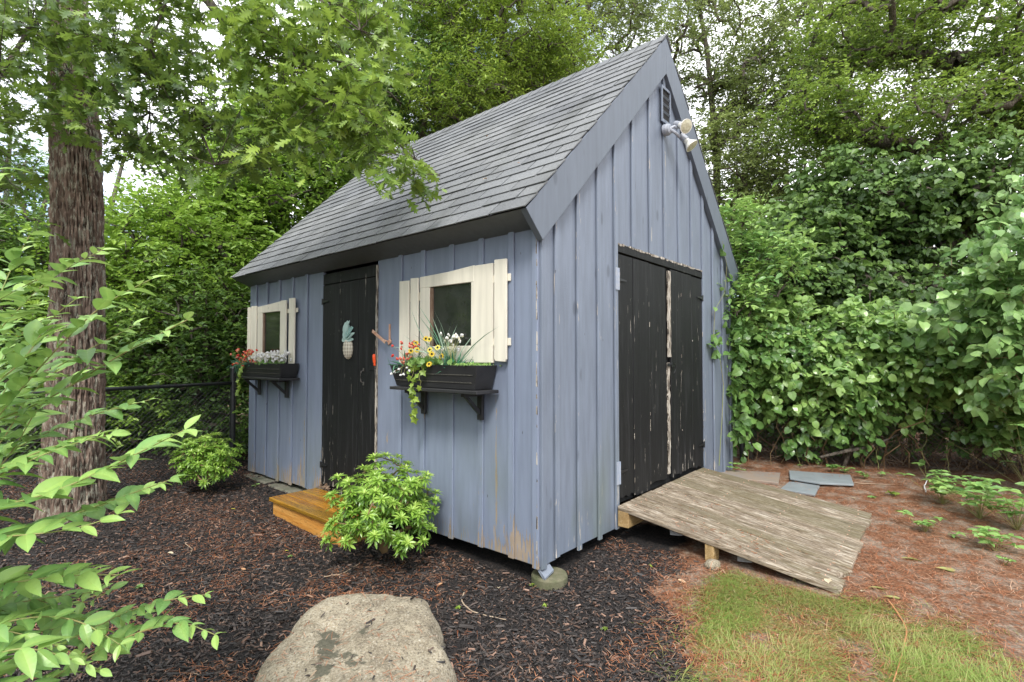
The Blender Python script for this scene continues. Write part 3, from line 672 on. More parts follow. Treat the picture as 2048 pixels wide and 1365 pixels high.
def slab(px, dz, th, mat, label):
    P = [gp(a, b) for a, b in px]; zz = max(p[2] for p in P)+dz; mb = MB(); mb.prism([(p[0], p[1], zz-th) for p in P][::-1], (0, 0, th)); o = mb.build('slate_slab', mat, bevel=.004)
    return tag(o, label, 'slab', 'loose slabs beside the ramp')
slab([(1440, 943), (1561, 948), (1557, 972), (1490, 966), (1440, 957)], .012, .03, m_slateb, 'brown tinted slab nearest the shed wall beside the ramp')
slab([(1578, 946), (1701, 953), (1708, 977), (1640, 975), (1580, 965)], .016, .02, m_slate, 'long blue grey slab lying furthest right over another slab')
slab([(1578, 966), (1642, 968), (1630, 996), (1560, 984)], .008, .022, m_slate, 'short blue grey slab tucked beside the ramp edge in front of the long slab')

# ------------------------------------------------------------------ boulder
out = np.array([-.02, .03])+np.array([(-1.74, .05), (-1.44, .32), (-1.08, .455), (-.83, .33), (-.755, .10), (-.93, -.20), (-1.10, -.46), (-1.45, -.62), (-1.80, -.45), (-1.90, -.15)])
cb = np.array([-1.28, -.04]); ang = np.arctan2(out[:, 1]-cb[1], out[:, 0]-cb[0]); rad = np.hypot(*(out-cb).T); o_ = np.argsort(ang); ang, rad = ang[o_], rad[o_]
ths = np.linspace(-pi, pi, 161)[:-1]; RR = np.interp(ths, np.r_[ang-2*pi, ang, ang+2*pi], np.r_[rad, rad, rad])
rr = np.r_[np.linspace(.0, .85, 46), np.linspace(.865, 1.04, 22)]; V = []
cb0 = cb; out = out
for q in rr:
    x = cb[0]+np.cos(ths)*RR*q; y = cb[1]+np.sin(ths)*RR*q; pr = np.clip(1-q**11, -0.3, 1)
    z = -.17+.25*pr; n1 = fbm(np.stack([x*2.4, y*2.4, 0*x], -1), 4)-.47; n2 = fbm(np.stack([x*12, y*12, 0*x+3], -1), 4)-.47
    z = z+n1*.10+n2*.03+.05*(x+1.3)*.5+.06*np.clip(-(x-cb[0])*.3+(y-cb[1])*.6, -1, 1)
    jag = np.clip((x-y*.3+1.0)*2, 0, 1)*np.clip((q-.8)*6, 0, 1)*(np.floor(fbm(np.stack([x*5, y*5, z*14], -1), 3)*9)/9-.45)*.16; V.append(np.stack([x+n2*.05*q+jag, y+n1*.06*q-jag*.6, z+jag*.4], -1))
V = np.array(V); a, b = V.shape[:2]; i = np.arange(a-1)[:, None]; j = np.arange(b)[None]
F = np.stack([i*b+j, (i+1)*b+j, (i+1)*b+(j+1) % b, i*b+(j+1) % b], -1).reshape(-1, 4)
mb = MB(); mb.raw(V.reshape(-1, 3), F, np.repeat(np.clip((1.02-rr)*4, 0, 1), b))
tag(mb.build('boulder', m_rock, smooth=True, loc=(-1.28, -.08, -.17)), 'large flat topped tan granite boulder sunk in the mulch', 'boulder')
BVH_B = V
def bz(x, y):
    q = np.hypot(x-cb[0], y-cb[1])/np.interp(np.arctan2(y-cb[1], x-cb[0]), np.r_[ang-2*pi, ang, ang+2*pi], np.r_[rad, rad, rad])
    z = -.17+.25*np.clip(1-q**11, -.3, 1)+(fbm(np.stack([x*2.4, y*2.4, 0*x], -1), 4)-.47)*.10+(fbm(np.stack([x*12, y*12, 0*x+3], -1), 4)-.47)*.03+.025*(x+1.3)+.06*np.clip(-(x-cb[0])*.3+(y-cb[1])*.6, -1, 1)
    return np.where(q < .97, z, -9)
def surf(x, y): return np.maximum(gh(x, y), bz(x, y))
def under(x, y): return (x > 0.02) & (x < W) & (y > .02) & (y < L)

# ------------------------------------------------------------------ ground cover (stuff)
poly = np.array([gp(a, b)[:2] for a, b in ((1400, 1215), (1450, 1150), (1510, 1150), (1620, 1185), (1700, 1200), (1790, 1215), (1880, 1262), (1985, 1330), (2040, 1420), (1700, 1500), (1330, 1440), (1375, 1300))])
def inpoly(x, y, P):
    r = np.zeros(len(x), bool); j = len(P)-1
    for i in range(len(P)):
        c_ = ((P[i, 1] > y) != (P[j, 1] > y)) & (x < (P[j, 0]-P[i, 0])*(y-P[i, 1])/(P[j, 1]-P[i, 1]+1e-12)+P[i, 0]); r ^= c_; j = i
    return r
def instrip(x, y): return ((x > -.47) & (x < 0) & (y > 1.52) & (y < 2.64)) | ((x > .93) & (x < 2.66) & (y > -1.44) & (y < 0))
def fan(n, dmin, dmax, pw=1.):                        # random ground points with density falling with distance from the near edge
    d = dmin+(dmax-dmin)*rg.random(n)**pw; l = rg.uniform(-1.12, 1.12, n)*d
    return CAM[0]+DV[0]*d+RV[0]*l, CAM[1]+DV[1]*d+RV[1]*l
x, y = fan(190000, 1.0, 7.5, 1.3); m1 = (soilmask(x, y) < rg.uniform(.25, .75, len(x))) & ~under(x, y) & ~((bz(x, y) > -5) & (rg.random(len(x)) > .015)) & ~instrip(x, y)
m1 &= ~(rg.random(len(x)) < .85) | ~inpoly(x, y, poly)
x, y = x[m1], y[m1]; n = len(x)
CH = (np.array([(-.5, -.5, 0), (.5, -.35, 0), (.42, .5, 0), (-.45, .4, 0), (-.4, -.4, .3), (.42, -.3, .22), (.36, .4, .3), (-.4, .33, .25)]), [np.array([(4, 5, 6, 7), (0, 1, 5, 4), (1, 2, 6, 5), (2, 3, 7, 6), (3, 0, 4, 7)])])
CH[0][:, 1] *= .25; CH[0][:, 2] *= .5
P = np.stack([x, y, surf(x, y)+rg.uniform(-.002, .012, n)], -1); A = rdir(n, 0, .25); N = rdir(n, 1.2)
sz = rg.gamma(3., .0056, n)+.006; tt = np.clip(rg.beta(1.6, 2.0, n)*.85+(rg.random(n) < .16)*.38, 0, 1)
cm = fbm(np.stack([x*1.3, y*1.3, x*0], -1), 3); tt = np.clip(tt+(cm-.45)*.5*(rg.random(n) < .4), 0, 1)
mb = MB(); mb.scat(CH, P, A, N, sz, tt); tag(mb.build('mulch_chips', m_chip), None, None, kind='stuff')
# needles
def needles(name, x, y, ln, tint, lift=.006):
    n = len(x); P = np.stack([x, y, surf(x, y)+rg.uniform(.001, lift, n)], -1); A = rdir(n, 0, .10); mb = MB()
    nd = (np.array([(0, .5, 0), (0, -.5, 0), (.35, .5, .0), (.35, -.5, .0), (.7, .45, 0), (.7, -.45, 0), (1, 0, 0)]), [np.array([(1, 3, 2, 0), (3, 5, 4, 2)]), np.array([(5, 6, 4)])])
    side = rg.normal(size=n)*.25; S = ln
    A2 = unit(A); B = unit(np.cross(np.array([0, 0, 1.]), A2)); tv = nd[0]; wd = rg.uniform(.0014, .0028, n)
    V = P[:, None]+A2[:, None]*(tv[None, :, 0:1]*S[:, None, None])+B[:, None]*(tv[None, :, 1:2]*wd[:, None, None]+(tv[None, :, 0:1]**2)*(side*S)[:, None, None])+np.array([0, 0, 1.])*(np.sin(tv[None, :, 0:1]*pi)*(rg.random(n)*.12*S)[:, None, None])
    k = 7; off = (np.arange(n)*k)[:, None, None]
    mb.V.append(V.reshape(-1, 3)); mb.T.append(np.repeat(tint, k)); mb.n = n*k
    for f in nd[1]: mb.F.append(((f[None]+off).reshape(-1, f.shape[1]), 0))
    tag(mb.build(name, m_needle), None, None, kind='stuff')
x, y = fan(150000, 1.0, 7.5, 1.3); c = fbm(np.stack([x*2.2, y*2.2, x*0+5], -1), 3)
k = (c > rg.uniform(.30, .62, len(x))) & ~under(x, y) & ~instrip(x, y) & (soilmask(x, y) < .6) & ~((bz(x, y) > -5) & (rg.random(len(x)) > .30)); x, y = x[k], y[k]
needles('pine_needles', x, y, rg.uniform(.015, .065, len(x)), rg.beta(2.2, 2.2, len(x)), .016)
x, y = fan(170000, 1.2, 8.5, 1.2); c = fbm(np.stack([x*1.1, y*1.1, x*0+9], -1), 3)
k = (soilmask(x, y) > rg.uniform(.3, .7, len(x))) & (c+np.clip(y+2.2, -.6, .8)*.35 > rg.uniform(.22, .70, len(x))) & ~under(x, y) & ~instrip(x, y); x, y = x[k], y[k]
needles('pine_straw', x, y, rg.uniform(.025, .085, len(x)), rg.beta(2, 2.2, len(x)), .02)
# grass patch
def grass(name, n, P, dens, lmin, lmax, seed):
    x = rg.uniform(P[:, 0].min()-.1, P[:, 0].max()+.1, n); y = rg.uniform(P[:, 1].min()-.1, P[:, 1].max()+.1, n)
    jx, jy = x+rg.normal(size=n)*.06, y+rg.normal(size=n)*.06; c = fbm(np.stack([x*5, y*5, x*0+seed], -1), 3)
    k = inpoly(jx, jy, P) & (c > rg.uniform(*dens, n)) & ~instrip(x, y) & ((surf(x, y) < .02)); x, y, c = x[k], y[k], c[k]; n = len(x)
    flow = fbm(np.stack([x*1.7, y*1.7, x*0+seed+4], -1), 2)*12; A = np.stack([np.cos(flow), np.sin(flow), np.zeros(n)], -1)*1.0+rdir(n, .75, .4)
    bl = leaf([(0, .5, 0), (.4, .45, 0), (.75, .3, 0), (1, 0, 0)], 0); S = rg.uniform(lmin, lmax, n)*(.6+c)
    tv = bl[0].copy(); mb = MB(); A = unit(A); up = np.array([0, 0, 1.]); B = unit(np.cross(up, A)+1e-6); wd = rg.uniform(.0014, .0030, n); dr = rg.uniform(.3, .9, n)
    b0 = np.stack([x, y, surf(x, y)-.003], -1); t = tv[None, :, 0:1]
    V = b0[:, None]+A[:, None]*(t*S[:, None, None])+B[:, None]*(tv[None, :, 1:2]*wd[:, None, None])-up*(t**2.2*(dr*S*np.clip(A[:, 2]+.1, .05, 1))[:, None, None])
    k = len(tv); off = (np.arange(n)*k)[:, None, None]; mb.V.append(V.reshape(-1, 3)); mb.n = n*k
    ti = np.clip(.10+rg.beta(2.2, 1.6, n)+(fbm(np.stack([x*3, y*3, x*0+8], -1), 2)-.4)*.8, 0, 1); mb.T.append(np.repeat(ti, k))
    for f in bl[1]: mb.F.append(((f[None]+off).reshape(-1, f.shape[1]), 0))
    tag(mb.build(name, L_grass), None, None, kind='stuff')
grass('grass', 85000, poly, (.28, .60), .05, .14, 1)
p2 = np.array([gp(a, b)[:2] for a, b in ((1740, 1200), (1990, 1240), (2080, 1420), (1850, 1380), (1720, 1260))])
grass('sparse_grass', 5000, p2, (.4, .72), .04, .10, 3)
for kx, ky in ((1470, 1185), (1440, 1290), (1600, 1215), (1700, 1290), (1560, 1330), (1840, 1310)):
    pt_ = np.array([gp(kx+a, ky+b)[:2] for a, b in ((-34, 0), (0, -16), (38, 0), (0, 20))]); grass('grass_tuft', 900, pt_, (.0, .3), .10, .19, kx)
p3 = np.array([gp(a, b)[:2] for a, b in ((1330, 1390), (1360, 1310), (1430, 1300), (1470, 1400))]); grass('grass_edge', 1500, p3, (.3, .7), .04, .08, 4)

# ------------------------------------------------------------------ TREES
def twigs(mb, C, rad, ntw, nl, tlen, S, tpl, tin, mi=0, up=.25, droop=.25, flat=.6, stem=True, smi=1, jit=.25, nrm=.9, fwd=.55, face=None):
    C = np.asarray(C, float); k = len(C); B = np.repeat(C, ntw, 0); n = len(B); tc_ = np.repeat(np.broadcast_to(tin, (k,)), ntw)
    B = B+rg.normal(size=(n, 3))*np.array([1, 1, .7])*rad; D = rdir(n, up, flat); Ln = rg.uniform(.6, 1.2, n)*tlen
    T_ = (np.arange(nl)+.6)/nl; sg = np.where(np.arange(nl) % 2 == 0, 1., -1.)
    P = B[:, None]+D[:, None]*(T_[None, :, None]*Ln[:, None, None]); P[..., 2] -= droop*Ln[:, None]*T_[None]**2
    side = unit(np.cross(D, np.array([0, 0, 1.]))+1e-6)
    A = D[:, None]*fwd+side[:, None]*sg[None, :, None]*.8+rg.normal(size=(n, nl, 3))*jit; A[..., 2] -= droop*.6
    N = rg.normal(size=(n, nl, 3))*.45; N[..., 2] += nrm
    if face is not None: N += np.array(face); A[..., 2] -= .45
    t = np.clip(tc_[:, None]+rg.normal(size=(n, nl))*.13, 0, 1)
    sz = S*rg.uniform(.45, 1.28, (n, nl))
    mb.scat(tpl, P.reshape(-1, 3), A.reshape(-1, 3), N.reshape(-1, 3), sz.ravel(), t.ravel(), mi, bend=rg.uniform(-.05, .35, n*nl))
    if stem:                                          # thin triangular twig
        tw = (np.array([(0, .5, 0), (0, -.5, 0), (0, 0, .8), (1, 0, 0)]), [np.array([(0, 1, 3), (1, 2, 3), (2, 0, 3)])])
        V = tw[0]; wv = .003+tlen*.006; A_ = unit(D-np.array([0, 0, droop*.5])); Bv = unit(np.cross(A_, [0, 0, 1.])+1e-6); Cv = np.cross(A_, Bv)
        W_ = B[:, None]+A_[:, None]*(V[None, :, 0:1]*Ln[:, None, None])+(Bv[:, None]*V[None, :, 1:2]+Cv[:, None]*V[None, :, 2:3])*wv
        off = (np.arange(n)*4)[:, None, None]; b = mb.n; mb.V.append(W_.reshape(-1, 3)); mb.T.append(np.full(n*4, .4)); mb.n += n*4
        mb.F.append(((tw[1][0][None]+off).reshape(-1, 3)+b, smi))
def ell(c, r, n, shell=.5):
    d = rdir(n); q = rg.random(n)**(1/3.); q = q*(1-shell)+shell*np.maximum(q, .75); return np.array(c)+d*q[:, None]*np.array(r)
def limbs(mb, trunk, tr, pts, k=.011, mi=0, sag=.12):
    nodes = [np.array(p) for p in trunk]; load = [0]*len(nodes); par = list(range(-1, len(nodes)-1)); segs = []
    pts = sorted(pts, key=lambda p: min(np.linalg.norm(np.array(trunk)-p, axis=1)))
    for p in pts:
        Nn = np.array(nodes); d = np.linalg.norm(Nn-p, axis=1)+.35*np.clip(Nn[:, 2]-p[2]+.1, 0, 5); i = int(np.argmin(d)); q = Nn[i]; ln = np.linalg.norm(p-q); m = max(2, int(ln/.25)); ch = [i]
        off = rdir(1)[0]*ln*.14
        for s in range(1, m+1):
            f = s/m; v = q*(1-f)+p*f+off*sin(f*pi)+rdir(1)[0]*ln*.02; v[2] += sag*ln*sin(f*pi)
            nodes.append(v if s < m else p); par.append(ch[-1]); load.append(0); ch.append(len(nodes)-1)
        segs.append(ch); j = ch[-1]
        while j >= 0: load[j] += 1; j = par[j]
    for ch in segs:
        P = np.array([nodes[c] for c in ch]); r = np.array([k*max(load[c], 1)**.5 for c in ch[1:]]); r = np.r_[r[0]*1.05, r]; r[-1] *= .6; mb.tube(P, r, 5, .5, mi, False)
    return nodes
def tree(name, label, base, top, tr, blobs, S, mat, tpl=T_lite, ntw=8, nl=9, tlen=.36, rad=.24, group=None, face=None, seed=0, cat='tree', tint=.5, tv=.2, bark=None, up=.25, lk=.011, droop=.25, mid=None, limbk=1):
    base = np.array(base, float); base[2] = gz(base[0], base[1])-.05; top = np.array(top, float)
    root = thing(name, label, cat, base, group); f = np.linspace(0, 1, 12); w_ = rg.normal(size=3)*.08; w_[2] = 0
    P = base*(1-f[:, None])+top*f[:, None]+np.sin(f*pi)[:, None]*(mid if mid is not None else w_*np.linalg.norm(top-base)*.5); P += rg.normal(size=P.shape)*tr*.12
    rr_ = tr*(1-f*.75); rr_[0] *= 1.35; mb = MB(); mb.tube(P, rr_, 9, .5)
    pts = []; tins = []
    for c, r, n in blobs:
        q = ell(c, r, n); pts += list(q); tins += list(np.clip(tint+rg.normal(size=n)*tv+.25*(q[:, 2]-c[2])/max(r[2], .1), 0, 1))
    limbs(mb, P[3:], tr, pts, lk); mb.build('trunk', bark or m_bark2, root, smooth=True)
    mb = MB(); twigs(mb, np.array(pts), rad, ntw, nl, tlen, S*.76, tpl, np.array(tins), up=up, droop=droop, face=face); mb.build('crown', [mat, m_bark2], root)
    return root
def B(px, py, d, rx, rz, n): return (at(px, py, d), (rx, rx, rz), n)
def gb(px, d): p = at(px, 709, d); return p
FG = 'trees growing behind the shed and fences'
# left side
tree('tree', 'dark leafy understorey tree left of the big oak trunk', gb(-20, 8), at(10, 330, 8.2), .09, [B(0, 600, 7.6, 1.2, 1.2, 190), B(60, 830, 7, 1.1, .7, 110), B(30, 470, 8, 1.0, .6, 90), B(-10, 340, 8.4, .9, .5, 50)], .10, L_dark, group=FG, tint=.5)
tree('tree', 'leafy tree with crooked forked trunk between the oak and the shed', gb(255, 7.6), at(360, 400, 7.8), .10, [B(330, 510, 7.9, 1.3, .75, 190), B(260, 640, 7.8, 1.2, .9, 170), B(420, 560, 7.6, 1.0, 1.0, 190), B(300, 800, 7.6, 1.1, .5, 90)], .105, L_bright, group=FG, tint=.62, mid=np.array([-.25, .1, 0]))
tree('tree', 'dense dark green bush tree directly beside the far shed corner', gb(440, 7.2), at(450, 560, 7.4), .06, [B(420, 680, 7.1, .85, .9, 170), B(330, 700, 7.4, .8, .8, 130), B(470, 840, 7.0, .6, .5, 60), B(250, 850, 7.6, 1.0, .45, 70)], .09, L_dark, group=FG, tint=.55)
tree('tree', 'bright green tree rising above the far left end of the roof', gb(560, 8.6), at(560, 230, 9), .12, [B(560, 400, 8.6, 1.2, 1.1, 230), B(430, 420, 8.4, 1.0, .8, 130), B(640, 300, 8.8, 1.1, 1.0, 190), B(500, 260, 9, 1.0, .6, 70)], .11, L_bright, group=FG, tint=.6)
tree('tree', 'tall dark leaved tree behind the oak foliage at the top', gb(760, 10.5), at(780, -60, 11), .13, [B(780, 90, 10.6, 1.5, 1.4, 170), B(700, 240, 10, 1.2, .9, 110), B(870, 200, 10, 1.0, .8, 90)], .11, L_dark, group=FG, tint=.55)
tree('tree', 'airy yellow green tree above the middle of the roof ridge', gb(1000, 10), at(1010, -40, 10), .11, [B(1010, 70, 9.8, 1.5, 1.0, 260), B(930, 190, 9.4, .9, .6, 90), B(1110, 140, 9.8, .9, .7, 100), B(900, 20, 9.6, .9, .7, 90)], .105, L_yel, T_nar, group=FG, tint=.6, ntw=8, nl=12, tlen=.40)
tree('tree', 'grey green oak with fine branches left of the roof peak', gb(1200, 13), at(1210, -80, 13.5), .17, [B(1190, 60, 13, 1.6, 1.4, 170), B(1080, 160, 12.6, 1.3, .8, 110), B(960, 240, 12.5, 1.2, .8, 100), B(1280, -40, 13, 1.4, .9, 90)], .10, L_oakfar, group=FG, tint=.4, tv=.15)
# right side
tree('tree', 'slender grey green oak just right of the roof peak', gb(1400, 11.5), at(1385, -60, 12), .13, [B(1420, 80, 11.6, 1.3, 1.6, 150), B(1450, 330, 11.2, 1.1, 1.0, 150), B(1540, 180, 11.6, 1.2, 1.0, 170), B(1520, 470, 10.5, 1.1, .7, 110)], .095, L_oakfar, group=FG, tint=.45, tv=.15, lk=.010)
tree('tree', 'spreading grey green oak in the upper right', gb(1640, 12), at(1640, 0, 12), .12, [B(1640, 60, 11.5, 1.6, 1.2, 150), B(1600, 330, 11, 1.4, .9, 140), B(1760, 180, 11.4, 1.5, 1.1, 130), B(1820, -20, 11, 1.6, .8, 130)], .095, L_oakfar, group=FG, tint=.5, tv=.15)
tree('tree', 'leafy oak with long mossy limbs reaching in from the right edge', gb(2250, 8.5), at(2230, -150, 8.5), .17, [B(1950, 60, 8.6, 1.2, .9, 110), B(1780, 250, 8.2, 1.1, .4, 70), B(1960, 240, 8.2, 1.0, .5, 80), B(2080, 150, 8, .9, .9, 110), B(1640, 230, 8.6, .7, .4, 60), B(1720, 60, 8.8, 1.1, .6, 90)], .095, L_oak, group=FG, tint=.6, lk=.014)
tree('vine_covered_tree', 'rounded tree smothered in heart shaped vine leaves behind the hedge', gb(1760, 8.4), at(1760, 380, 8.4), .14, [B(1720, 420, 8.2, 1.05, .8, 150), B(1600, 540, 8.0, .85, .8, 130), B(1830, 490, 8.2, 1.1, .8, 110), B(1970, 370, 7.6, .7, .6, 80), B(1740, 620, 8, 1.3, .6, 100)], .12, leafm('deep_vine_leaf', (.022, .050, .014), (.075, .145, .032), (.17, .28, .06), .25, .5), T_round, group=None, tint=.56, ntw=8, nl=8, tlen=.32, face=(-.75, -.45, .0))
tree('sapling', 'young light green sapling with upright shoots beside the gable edge', gb(1500, 6.4), at(1500, 480, 6.5), .025, [B(1475, 480, 6.3, .25, .5, 34), B(1540, 540, 6.2, .4, .35, 34), B(1470, 600, 6.0, .3, .3, 26)], .12, L_hon, T_ell, tint=.65, up=.9, ntw=4, nl=9, tlen=.35, rad=.08, lk=.006)
# distant woodland, one mass
mb = MB(); n = 1500; d = rg.uniform(15, 24, n); l = rg.uniform(-1.25, 1.3, n)*d
P = CAM[None]+np.array([DV[0], DV[1], 0])*d[:, None]+RV*l[:, None]; hz_ = .1+rg.random(n)**.9*np.where(l/d < -.35, .26, .37)*d*(.75+.35*np.sin(l*.9)); P[:, 2] = hz_
an = YAW-rg.uniform(radians(52), radians(150), 900); d2_ = rg.uniform(10, 15, 900); P = np.vstack([P, np.stack([CAM[0]+np.sin(an)*d2_, CAM[1]+np.cos(an)*d2_, .1+rg.random(900)*4.2], -1)])
twigs(mb, P, .5, 7, 7, .8, .26, T_lite, np.clip(rg.normal(.4, .2, len(P)), 0, 1), stem=True)
for k in range(46):
    dd = R.uniform(15, 22); ll = R.uniform(-1.1, 1.1)*dd; p = CAM+np.array([DV[0], DV[1], 0])*dd+RV*ll; p[2] = -.3; mb.tube([p, p+(R.uniform(-.3, .3), .1, 4), p+(R.uniform(-.6, .6), .2, 8.5)], [.16, .12, .04], 6, .5, 1)
tag(mb.build('distant_woods', [L_bright, m_bark2]), None, None, kind='stuff')

# ------------------------------------------------------------------ near oak (left)
oak = thing('oak_tree', 'large foreground oak with furrowed lichen spotted trunk and lobed leaves overhanging the roof', 'tree', (0, 0, 0))
cx = [(143, 1060), (148, 900), (155, 700), (156, 500), (153, 350), (146, 220), (136, 60), (128, -200), (110, -600)]
rw = [134, 122, 112, 105, 101, 92, 84, 76, 60]; D0 = 4.45
C_ = np.array([at(a, b, D0) for a, b in cx]); hh = C_[:, 2]; R_ = np.array(rw)/2/FPX*D0*.80
bz0 = gz(C_[0, 0], C_[0, 1])-.08; nh, na = 620, 230; zz = np.linspace(bz0, C_[-1, 2], nh)
cxp = np.interp(zz, hh, C_[:, 0]); cyp = np.interp(zz, hh, C_[:, 1]); rp2 = np.interp(zz, hh, R_); rp2 = rp2*(1+.12*np.exp(-(zz-bz0)/.15))
th = np.arange(na)*2*pi/na; TT, ZZ = np.meshgrid(th, zz); q = np.stack([np.cos(TT)*3.4, np.sin(TT)*3.4, ZZ*1.1], -1)
wob = fbm(q*1.3+7, 3); qq = np.stack([np.cos(TT)*17+wob*3, np.sin(TT)*17+wob*3, ZZ*6.5], -1)
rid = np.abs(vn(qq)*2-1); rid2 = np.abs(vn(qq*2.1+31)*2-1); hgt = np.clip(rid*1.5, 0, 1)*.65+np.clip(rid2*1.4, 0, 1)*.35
dsp = (hgt-.6)*.034+(fbm(q, 2)-.4)*.03+.008*(vn(np.stack([np.cos(TT)*60, np.sin(TT)*60, ZZ*50], -1))-.5)
zb_ = np.interp(285, [0, 1000], [0, 1]); zburl = at(190, 275, D0)[2]; dsp += .035*np.exp(-((ZZ-zburl)/.10)**2)*np.clip(np.cos(TT-math.atan2(RV[1]-DV[1]*.6, RV[0]-DV[0]*.6)), 0, 1)
rr3 = rp2[:, None]+dsp; V = np.stack([cxp[:, None]+rr3*np.cos(TT), cyp[:, None]+rr3*np.sin(TT), ZZ], -1)
oak.location = (float(C_[0, 0]), float(C_[0, 1]), float(bz0))
i = np.arange(nh-1)[:, None]; j = np.arange(na)[None]; F = np.stack([i*na+j, i*na+(j+1) % na, (i+1)*na+(j+1) % na, (i+1)*na+j], -1).reshape(-1, 4)
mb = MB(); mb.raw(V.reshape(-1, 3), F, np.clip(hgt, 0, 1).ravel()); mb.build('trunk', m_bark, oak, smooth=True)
# limbs that come over the top of the picture
mb = MB(); tp = at(135, -120, D0)
def limb(pxs, r0, r1): P = np.array([at(*p) for p in pxs]); mb.tube(P, np.linspace(r0, r1, len(P)), 7, .6); return P
LM = [limb([(135, -150, D0), (260, -130, 4.1), (400, -20, 3.9), (445, 42, 3.8), (520, 70, 3.75), (575, 92, 3.7), (640, 112, 3.65), (700, 130, 3.6)], .05, .007),
      limb([(575, 92, 3.7), (610, 135, 3.65), (680, 192, 3.6), (755, 250, 3.5), (830, 318, 3.45), (880, 352, 3.4)], .013, .004),
      limb([(400, -20, 3.9), (520, -40, 3.7), (640, 0, 3.6), (720, 60, 3.5)], .02, .005),
      limb([(140, 50, D0-.2), (230, 100, 4.0), (330, 180, 3.8), (400, 260, 3.7), (430, 330, 3.6)], .022, .005),
      limb([(330, 180, 3.8), (300, 90, 3.7), (330, 10, 3.6)], .012, .006),
      limb([(130, -20, D0-.2), (60, 60, 3.9), (0, 150, 3.7), (-40, 260, 3.5)], .025, .006),
      limb([(135, 140, D0-.2), (200, 210, 3.9), (300, 225, 3.75), (240, 260, 3.6)], .014, .004)]
cl = []
def oc(px0, px1, py0, py1, d0, d1, n, t):
    for k in range(int(n*(.84 if t < .5 else .98))): cl.append((at(R.uniform(px0, px1), R.uniform(py0, py1), R.uniform(d0, d1)), t))
oc(-80, 110, -60, 260, 3.4, 4.3, 66, .28); oc(-90, 60, 250, 400, 3.6, 4.2, 22, .3); oc(90, 420, -60, 120, 3.5, 4.2, 62, .32); oc(200, 430, 60, 330, 3.4, 4.1, 84, .26)  # left clusters tinted darker, painting their backlit look into the leaf colour
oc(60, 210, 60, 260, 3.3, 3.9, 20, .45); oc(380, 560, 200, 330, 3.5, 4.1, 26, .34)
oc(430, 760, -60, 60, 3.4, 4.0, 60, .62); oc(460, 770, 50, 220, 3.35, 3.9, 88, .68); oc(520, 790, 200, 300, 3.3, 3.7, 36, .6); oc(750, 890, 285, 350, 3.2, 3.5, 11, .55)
P = np.array([c for c, _ in cl]); tn = np.array([t for _, t in cl]); nodes = np.vstack(LM)
for p in P:
    k = int(np.argmin(np.linalg.norm(nodes-p, axis=1))); q = nodes[k]; m_ = (p+q)/2+rdir(1)[0]*.05; mb.tube([q, m_, p], [.004, .003, .0016], 4, .6, 0, False)
mb.build('limbs', m_bark2, oak, smooth=True)
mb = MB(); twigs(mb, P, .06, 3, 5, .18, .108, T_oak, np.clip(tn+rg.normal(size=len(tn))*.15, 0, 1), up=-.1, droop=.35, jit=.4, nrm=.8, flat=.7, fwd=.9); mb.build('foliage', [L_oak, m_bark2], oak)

# ------------------------------------------------------------------ chain link fences
def fence(name, label, pts, h, posts, rail=True, top=None):
    a, b = np.array(pts[0]), np.array(pts[1]); ln = np.hypot(*(b-a)[:2]); u = (b-a)/ln; root = thing(name, label, 'fence', (a[0], a[1], gz(a[0], a[1])))
    for f in posts:
        p = a+u*ln*f; z = float(gz(p[0], p[1])); ph = h+(.17 if f == 0 else .03); r = .032 if f == 0 else .026; mb = MB(); mb.lathe([(-.1, r), (ph, r), (ph+.012, r*.8), (ph+.02, r*.3)], (p[0], p[1], z), (0, 0, 1), 16)
        for q in ((.55, .25, ph-.1) if f == 0 else ()): mb.lathe([(q-.012, r+.004), (q+.012, r+.004)], (p[0], p[1], z), (0, 0, 1), 16)
        mb.build('post', m_iron, root, smooth=False)
    if rail: mb = MB(); z0, z1 = gz(a[0], a[1])+h, gz(b[0], b[1])+h; mb.tube([(a[0], a[1], z0), (b[0], b[1], z1)], .02, 10); mb.build('top_rail', m_iron, root, smooth=True)
    mb = MB(); s = -h; pt = .055
    while s < ln:
        for sg in (1, -1):
            s0, s1 = (s, s+h) if sg > 0 else (s+h, s); q0, q1 = 0., 1.
            c0, c1 = np.clip([s0, s1], .02, ln)
            if abs(c1-c0) > .02:
                f0, f1 = (c0-s0)/(s1-s0), (c1-s0)/(s1-s0); A_ = a+u*c0; B_ = a+u*c1
                mb.tube([(A_[0], A_[1], gz(A_[0], A_[1])+.02+f0*(h-.03)), (B_[0], B_[1], gz(B_[0], B_[1])+.02+f1*(h-.03))], .0019, 3, .5, 0, False)
        s += pt
    mb.build('chain_link_mesh', m_iron, root); return root
a_ = at(467, 735, 6.15); b_ = at(120, 790, 4.75); u = (b_-a_); fence('chain_link_fence', 'black chain link fence with top rail between the oak and the shed corner', (a_*[1, 1, 0], (a_+u*1.6)*[1, 1, 0]), 1.02, (0, .98))
fence('chain_link_fence', 'black chain link fence half buried in vines on the right', (np.array([3.98, .02, 0]), np.array([5.2, -3.6, 0])), 1.15, (0, 1), True)

